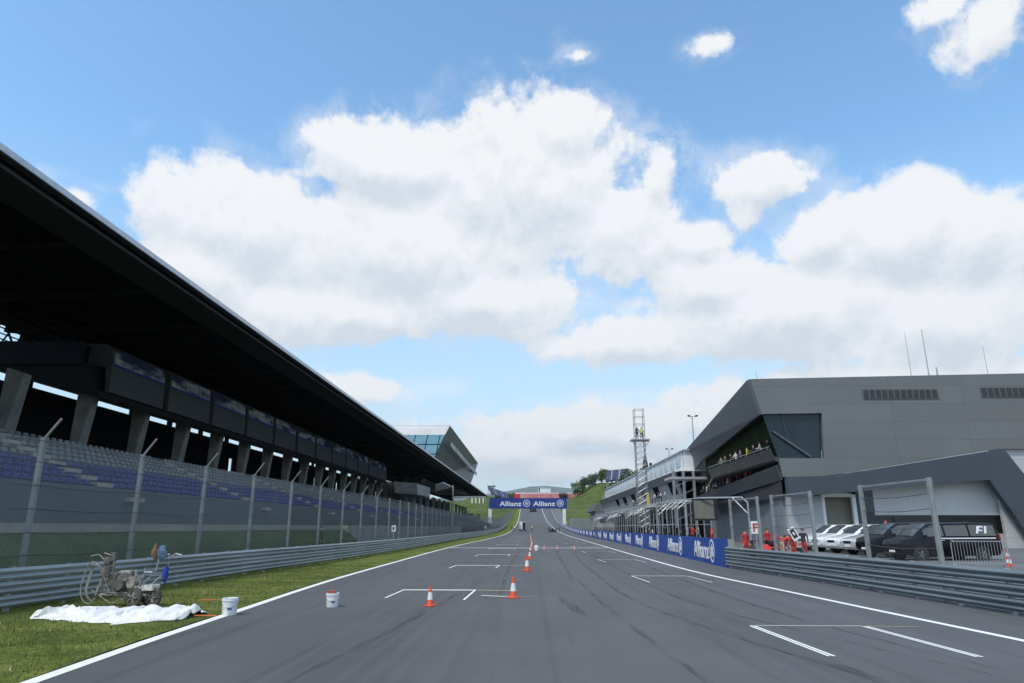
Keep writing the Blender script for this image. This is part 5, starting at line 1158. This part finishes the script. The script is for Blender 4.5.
for x in (-.78, .78):
    for y in (-1.7, 1.7): wh = bpy.data.objects.new('wheel', None); COL.objects.link(wh); wh.parent = c; lathe_wheel(wh, x, y, .34, .34, .34, 'X')
for i, (x, y, s_) in enumerate(((5.7, 231, 'black'), (8.3, 231.5, 'black'), (9.3, 233, 'navy'), (6.2, 234, 'grey'))):
    person('%s crew member from the left beside the distant dark race car' % ORD[i], (x, y, T(y)), rr.uniform(-1, 1), s_, 'black', ('walk', 'bend')[i % 2], 'crew with the distant dark race car')
person('marshal in black standing against the blue pit wall far along it', (BR(134)-.6, 134, T(134)), 1.2, 'black', 'black', 'stand', sc=1.1)
# crest: red and white crowd barrier wall, white pavilion, blue stands
c = thing('red_banner_wall', 'long red and white advertising wall across the crest behind the gantry', 'wall', (10, 640, T(640)))
zb = 24.9
b = MB(); b.bx(-15, 46, 640, 641, T(640)-3, 27.0); b.build('lower_band', M_WBLD, c); b = MB(); b.bx(-15, 46, 639.6, 641, 27.0, 31.4); b.build('red_band', mat('faded_red', (.50, .20, .20), .7, 0, .3, .15), c); b = MB(); b.bx(-14, 38, 640.2, 641, 31.4, 32.6); b.build('white_band', mat('crowd_pale', (.55, .50, .50), .8, 0, .4, .8), c)
b = MB(); b.bx(-14.9, -10, 639.4, 639.58, 27.2, 31.2); b.build('red_sign', M_RED, c)
c = thing('white_pavilion', 'small white flat pavilion on the crest above the gantry', 'pavilion', (13, 668, 28))
b = MB(); b.bx(7, 19, 668, 676, 26, 38.0); b.build('wall', M_WBLD, c); b = MB(); b.bx(19.2, 27, 669, 676, 26, 34); b.build('annex', M_WBLD, c); b = MB(); b.bx(6.7, 19.3, 667.7, 676.3, 38.0, 38.4); b.build('roof', M_TRIM, c); b = MB(); b.bx(7.6, 8.6, 667.9, 667.98, 33, 37.8); b.build('window', M_DARK2, c)
def bluestand(label, p0, p1, depth, rise, par_h):
    c = thing('open_grandstand', label, 'grandstand', (p0[0], p0[1], p0[2]-6), 0, 'open grandstands on the far hills')
    a, d = Vector(p0), Vector(p1); u = (d-a); back = Vector(depth)
    b = MB(); b.hull([a, d, d+back+Vector((0, 0, rise)), a+back+Vector((0, 0, rise))], [q-Vector((0, 0, .8)) for q in (a, d, d+back+Vector((0, 0, rise)), a+back+Vector((0, 0, rise)))]); b.build('seating_deck', mat('blue_seating', (.042, .052, .11), .6, 0, .35, .6), c)
    for k in range(2):
        t_ = (k+.75)/2.5; q = a+u*t_; w = u.normalized()*.28; b = MB(); e = Vector((0, 0, .12)); b.hull([q-w+e, q+w+e, q+w+back+Vector((0, 0, rise))+e, q-w+back+Vector((0, 0, rise))+e], [q-w, q+w, q+w+back+Vector((0, 0, rise)), q-w+back+Vector((0, 0, rise))]); b.build('stair', M_CONC, c)
    for k in range(5):
        q = a+u*k/4+back*.9+Vector((0, 0, rise*.9)); b = MB(); b.bx(q.x-.25, q.x+.25, q.y-.25, q.y+.25, q.z-par_h, q.z-.4); b.build('support', M_POST, c)
    return c
bluestand('blue seated open stand on the hill above the terrace building', (34.5, 322, 22.8), (43.5, 324, 23.8), (1.5, 6, 0), 5.0, 26)
bluestand('blue seated open stand on the left hill beyond the grandstand roof', (-32, 560, 28.5), (-17, 566, 24.0), (-3, 9, 0), 5.5, 14)
c = thing('viewing_tower', 'small commentary cabin on the left hill beyond the grandstand roof', 'cabin', (-33, 575, 17)); b = MB(); b.bx(-35, -30, 575, 580, 31.5, 34.5); b.build('cabin', M_WBLD, c); b = MB(); b.bx(-35.8, -29.2, 574, 581, 34.5, 35); b.build('roof', M_SOFF, c); b = MB(); b.bx(-33, -31.5, 576, 579, 16, 31.5); b.tube((-31, 578, 35), (-31, 578, 39), .12); b.build('mast', M_POST, c)
# right hand far barrier and concrete wall, with access road
guardrail('pale guardrail on the far right climbing the hill beyond the pit exit', lambda y: 14.2+max(0, y-345)*.005, -1, 345, 620, M_STEEL, nmax=20, step=4)
c = thing('mesh_barrier', 'greenish mesh screen fence by the pit exit beside the gantry', 'fence', (16, 200, 0))
b = MB(); b.hull([(15.2, 165, .2), (17.5, 318, 2.4), (17.5, 318, 5.9), (15.2, 165, 3.9)], [(15.35, 165, .2), (17.65, 318, 2.4), (17.65, 318, 5.9), (15.35, 165, 3.9)]); b.build('screen', mat('green_screen', (.20, .25, .23), .8, 0, .2, .3), c)
for i in range(20):
    k = i/19; x = 15.1+2.3*k; y = 165+153*k; b = MB(); b.bx(x-.06, x+.06, y-.06, y+.06, 0, 4.0+2.0*k); b.build('post', M_POST, c)
c = thing('low_pavilion', 'low dark roofed pavilion with a red cap at the far end of the pit buildings', 'building', (27, 240, .3))
b = MB(); b.bx(22, 38, 236, 262, .3, 7.2); b.build('wall', M_LGREY, c); b = MB(); b.hull([(20.5, 234, 7.2), (39, 234, 7.2), (39, 263, 7.2), (20.5, 263, 7.2)], [(22, 235, 9.6), (39, 235, 10.2), (39, 262, 10.2), (22, 262, 9.6)]); b.build('roof', M_SOFF, c); b = MB(); b.bx(25, 27.6, 234.2, 236, 9.7, 10.9); b.build('red_cap', M_RED, c)
for i in range(4): b = MB(); b.bx(23+3.6*i, 25.2+3.6*i, 235.9, 235.98, 3.4, 6.2); b.build('window', M_GLASSD, c)

# ------------------------------------------------------------------ trees
def tree_proto(h, w, seed, m, conifer=False, nleaf=900):
    r2 = random.Random(seed); t = thing('tree', 'tree', 'tree')
    b = MB(); b.tube((0, 0, -.5), (0, 0, h*.55), w*.05, w*.03, 7)
    for k in range(6):
        a = r2.random()*6.28; z = h*(.25+.35*r2.random()); b.tube((0, 0, z), (math.cos(a)*w*.35, math.sin(a)*w*.35, z+h*.22), w*.022, w*.008, 5)
    b.build('trunk', M_BARK, t, world=False)
    b = MB(); lobes = [(r2.uniform(-.34, .34)*w, r2.uniform(-.34, .34)*w, h*r2.uniform(.24, .82), w*r2.uniform(.18, .3)) for _ in range(13)]
    for i in range(nleaf):
        if conifer:
            z = h*(.15+.85*r2.random()**.9); rad = w*.5*(1-(z/h))*(.4+.6*r2.random())+.1; a = r2.random()*6.28; c = Vector((math.cos(a)*rad, math.sin(a)*rad, z)); s = h*.045
        else:
            lx, ly, lz, lr = r2.choice(lobes); d = Vector((r2.gauss(0, 1), r2.gauss(0, 1), r2.gauss(0, .8))).normalized()*lr*r2.random()**.4; c = Vector((lx, ly, lz))+d; s = h*.042*r2.uniform(.6, 1.4)
        n_ = Vector((r2.gauss(0, 1), r2.gauss(0, 1), r2.gauss(.3, 1))).normalized(); u = n_.orthogonal().normalized(); v = n_.cross(u)
        b.add([c+u*s, c+v*s*.7, c-u*s*.9, c-v*s*.75+n_*s*.3], [(0, 1, 2, 3)])
    b.build('crown', m, t, world=False); return t
P_ = [tree_proto(9, 8, 1, M_LEAF), tree_proto(7.5, 7.5, 2, M_LEAFD), tree_proto(12, 5, 3, M_LEAFD, True)]
spots = [(36, 498, 0, 'leftmost tree of the clump on top of the right hill'), (40.5, 505, 0, 'second tree from the left in the clump on the right hill'), (45, 500, 1, 'third tree from the left in the clump on the right hill'), (50, 508, 1, 'fourth tree from the left in the clump on the right hill'), (55, 505, 0, 'fifth tree from the left in the clump on the right hill'), (60, 512, 1, 'rightmost tree of the clump on the right hill'), (27, 520, 1, 'low dark tree on the left slope of the right hill')]
spots2 = [(41.5, 305, 0, 1.9, 'tall leafy tree behind the scaffold tower'), (45.5, 312, 1, 2.0, 'dark leafy tree just right of the tower behind the terrace'), (51.5, 312, 2, 1.35, 'dark conifer behind the white terrace'), (55, 318, 2, 1.1, 'smaller conifer right of the other behind the white terrace')]
first = {0: True, 1: True, 2: True}
def place(k, loc, sc, label, group):
    if first[k]: o = P_[k]; first[k] = False; o['label'] = label; o.location = loc; o['group'] = group
    else: o = dup(P_[k], loc, rr.random()*6, label, group)
    o.scale = (sc, sc, sc*rr.uniform(.9, 1.1)); return o
for x, y, k, la in [(x*1.17-1, y+118, k, la) for x, y, k, la in spots]: place(k, (x, y, T(y)+hill(x, y)-.3), rr.uniform(1.3, 1.7), la, 'trees on the right hill')
for x, y, k, s_, la in spots2: place(k, (x, y, T(y)+hill(x, y)-.3), s_, la, 'trees behind the terrace building')
for i in range(15):
    x = -36+i*3.1+rr.uniform(-1, 1); y = 705+rr.uniform(0, 50); place(rr.choice((0, 1)), (x, y, 28.6), rr.uniform(.75, 1.05), '%s tree from the left on the crest left of the white pavilion' % ORD[i], 'tree line on the crest')
for i in range(7):
    x = 27+i*4.2; y = 690+rr.uniform(0, 20); place(1, (x, y, 28), rr.uniform(.8, 1.0), '%s tree from the left in the tree line right of the white pavilion' % ORD[i], 'tree line right of the pavilion')
for i in range(9):
    x = -31+rr.uniform(0, 9); y = 170+i*19; place(0, (x-7, y+80, T(y+80)), rr.uniform(.45, .8), '%s bush counted from the near end on the bank past the grandstand' % ORD[i], 'bushes beyond the grandstand')

# ------------------------------------------------------------------ air between here and the mountains
hm = bpy.data.materials.new('haze_air'); hm.use_nodes = True; hm.node_tree.nodes.clear(); ht = NT(hm.node_tree)
pv = ht.n('ShaderNodeVolumePrincipled'); pv.inputs['Color'].default_value = (.80, .88, 1, 1); pv.inputs['Density'].default_value = .00005; pv.inputs['Anisotropy'].default_value = .2
ht.put(ht.n('ShaderNodeOutputMaterial').inputs['Volume'], pv.outputs[0])
b = MB(); b.bx(-12100, 12100, -320, 13800, -70, 900); o = b.build('haze', hm); tag(o, 'pale blue air between the track and the far mountains', 'haze', kind='stuff')
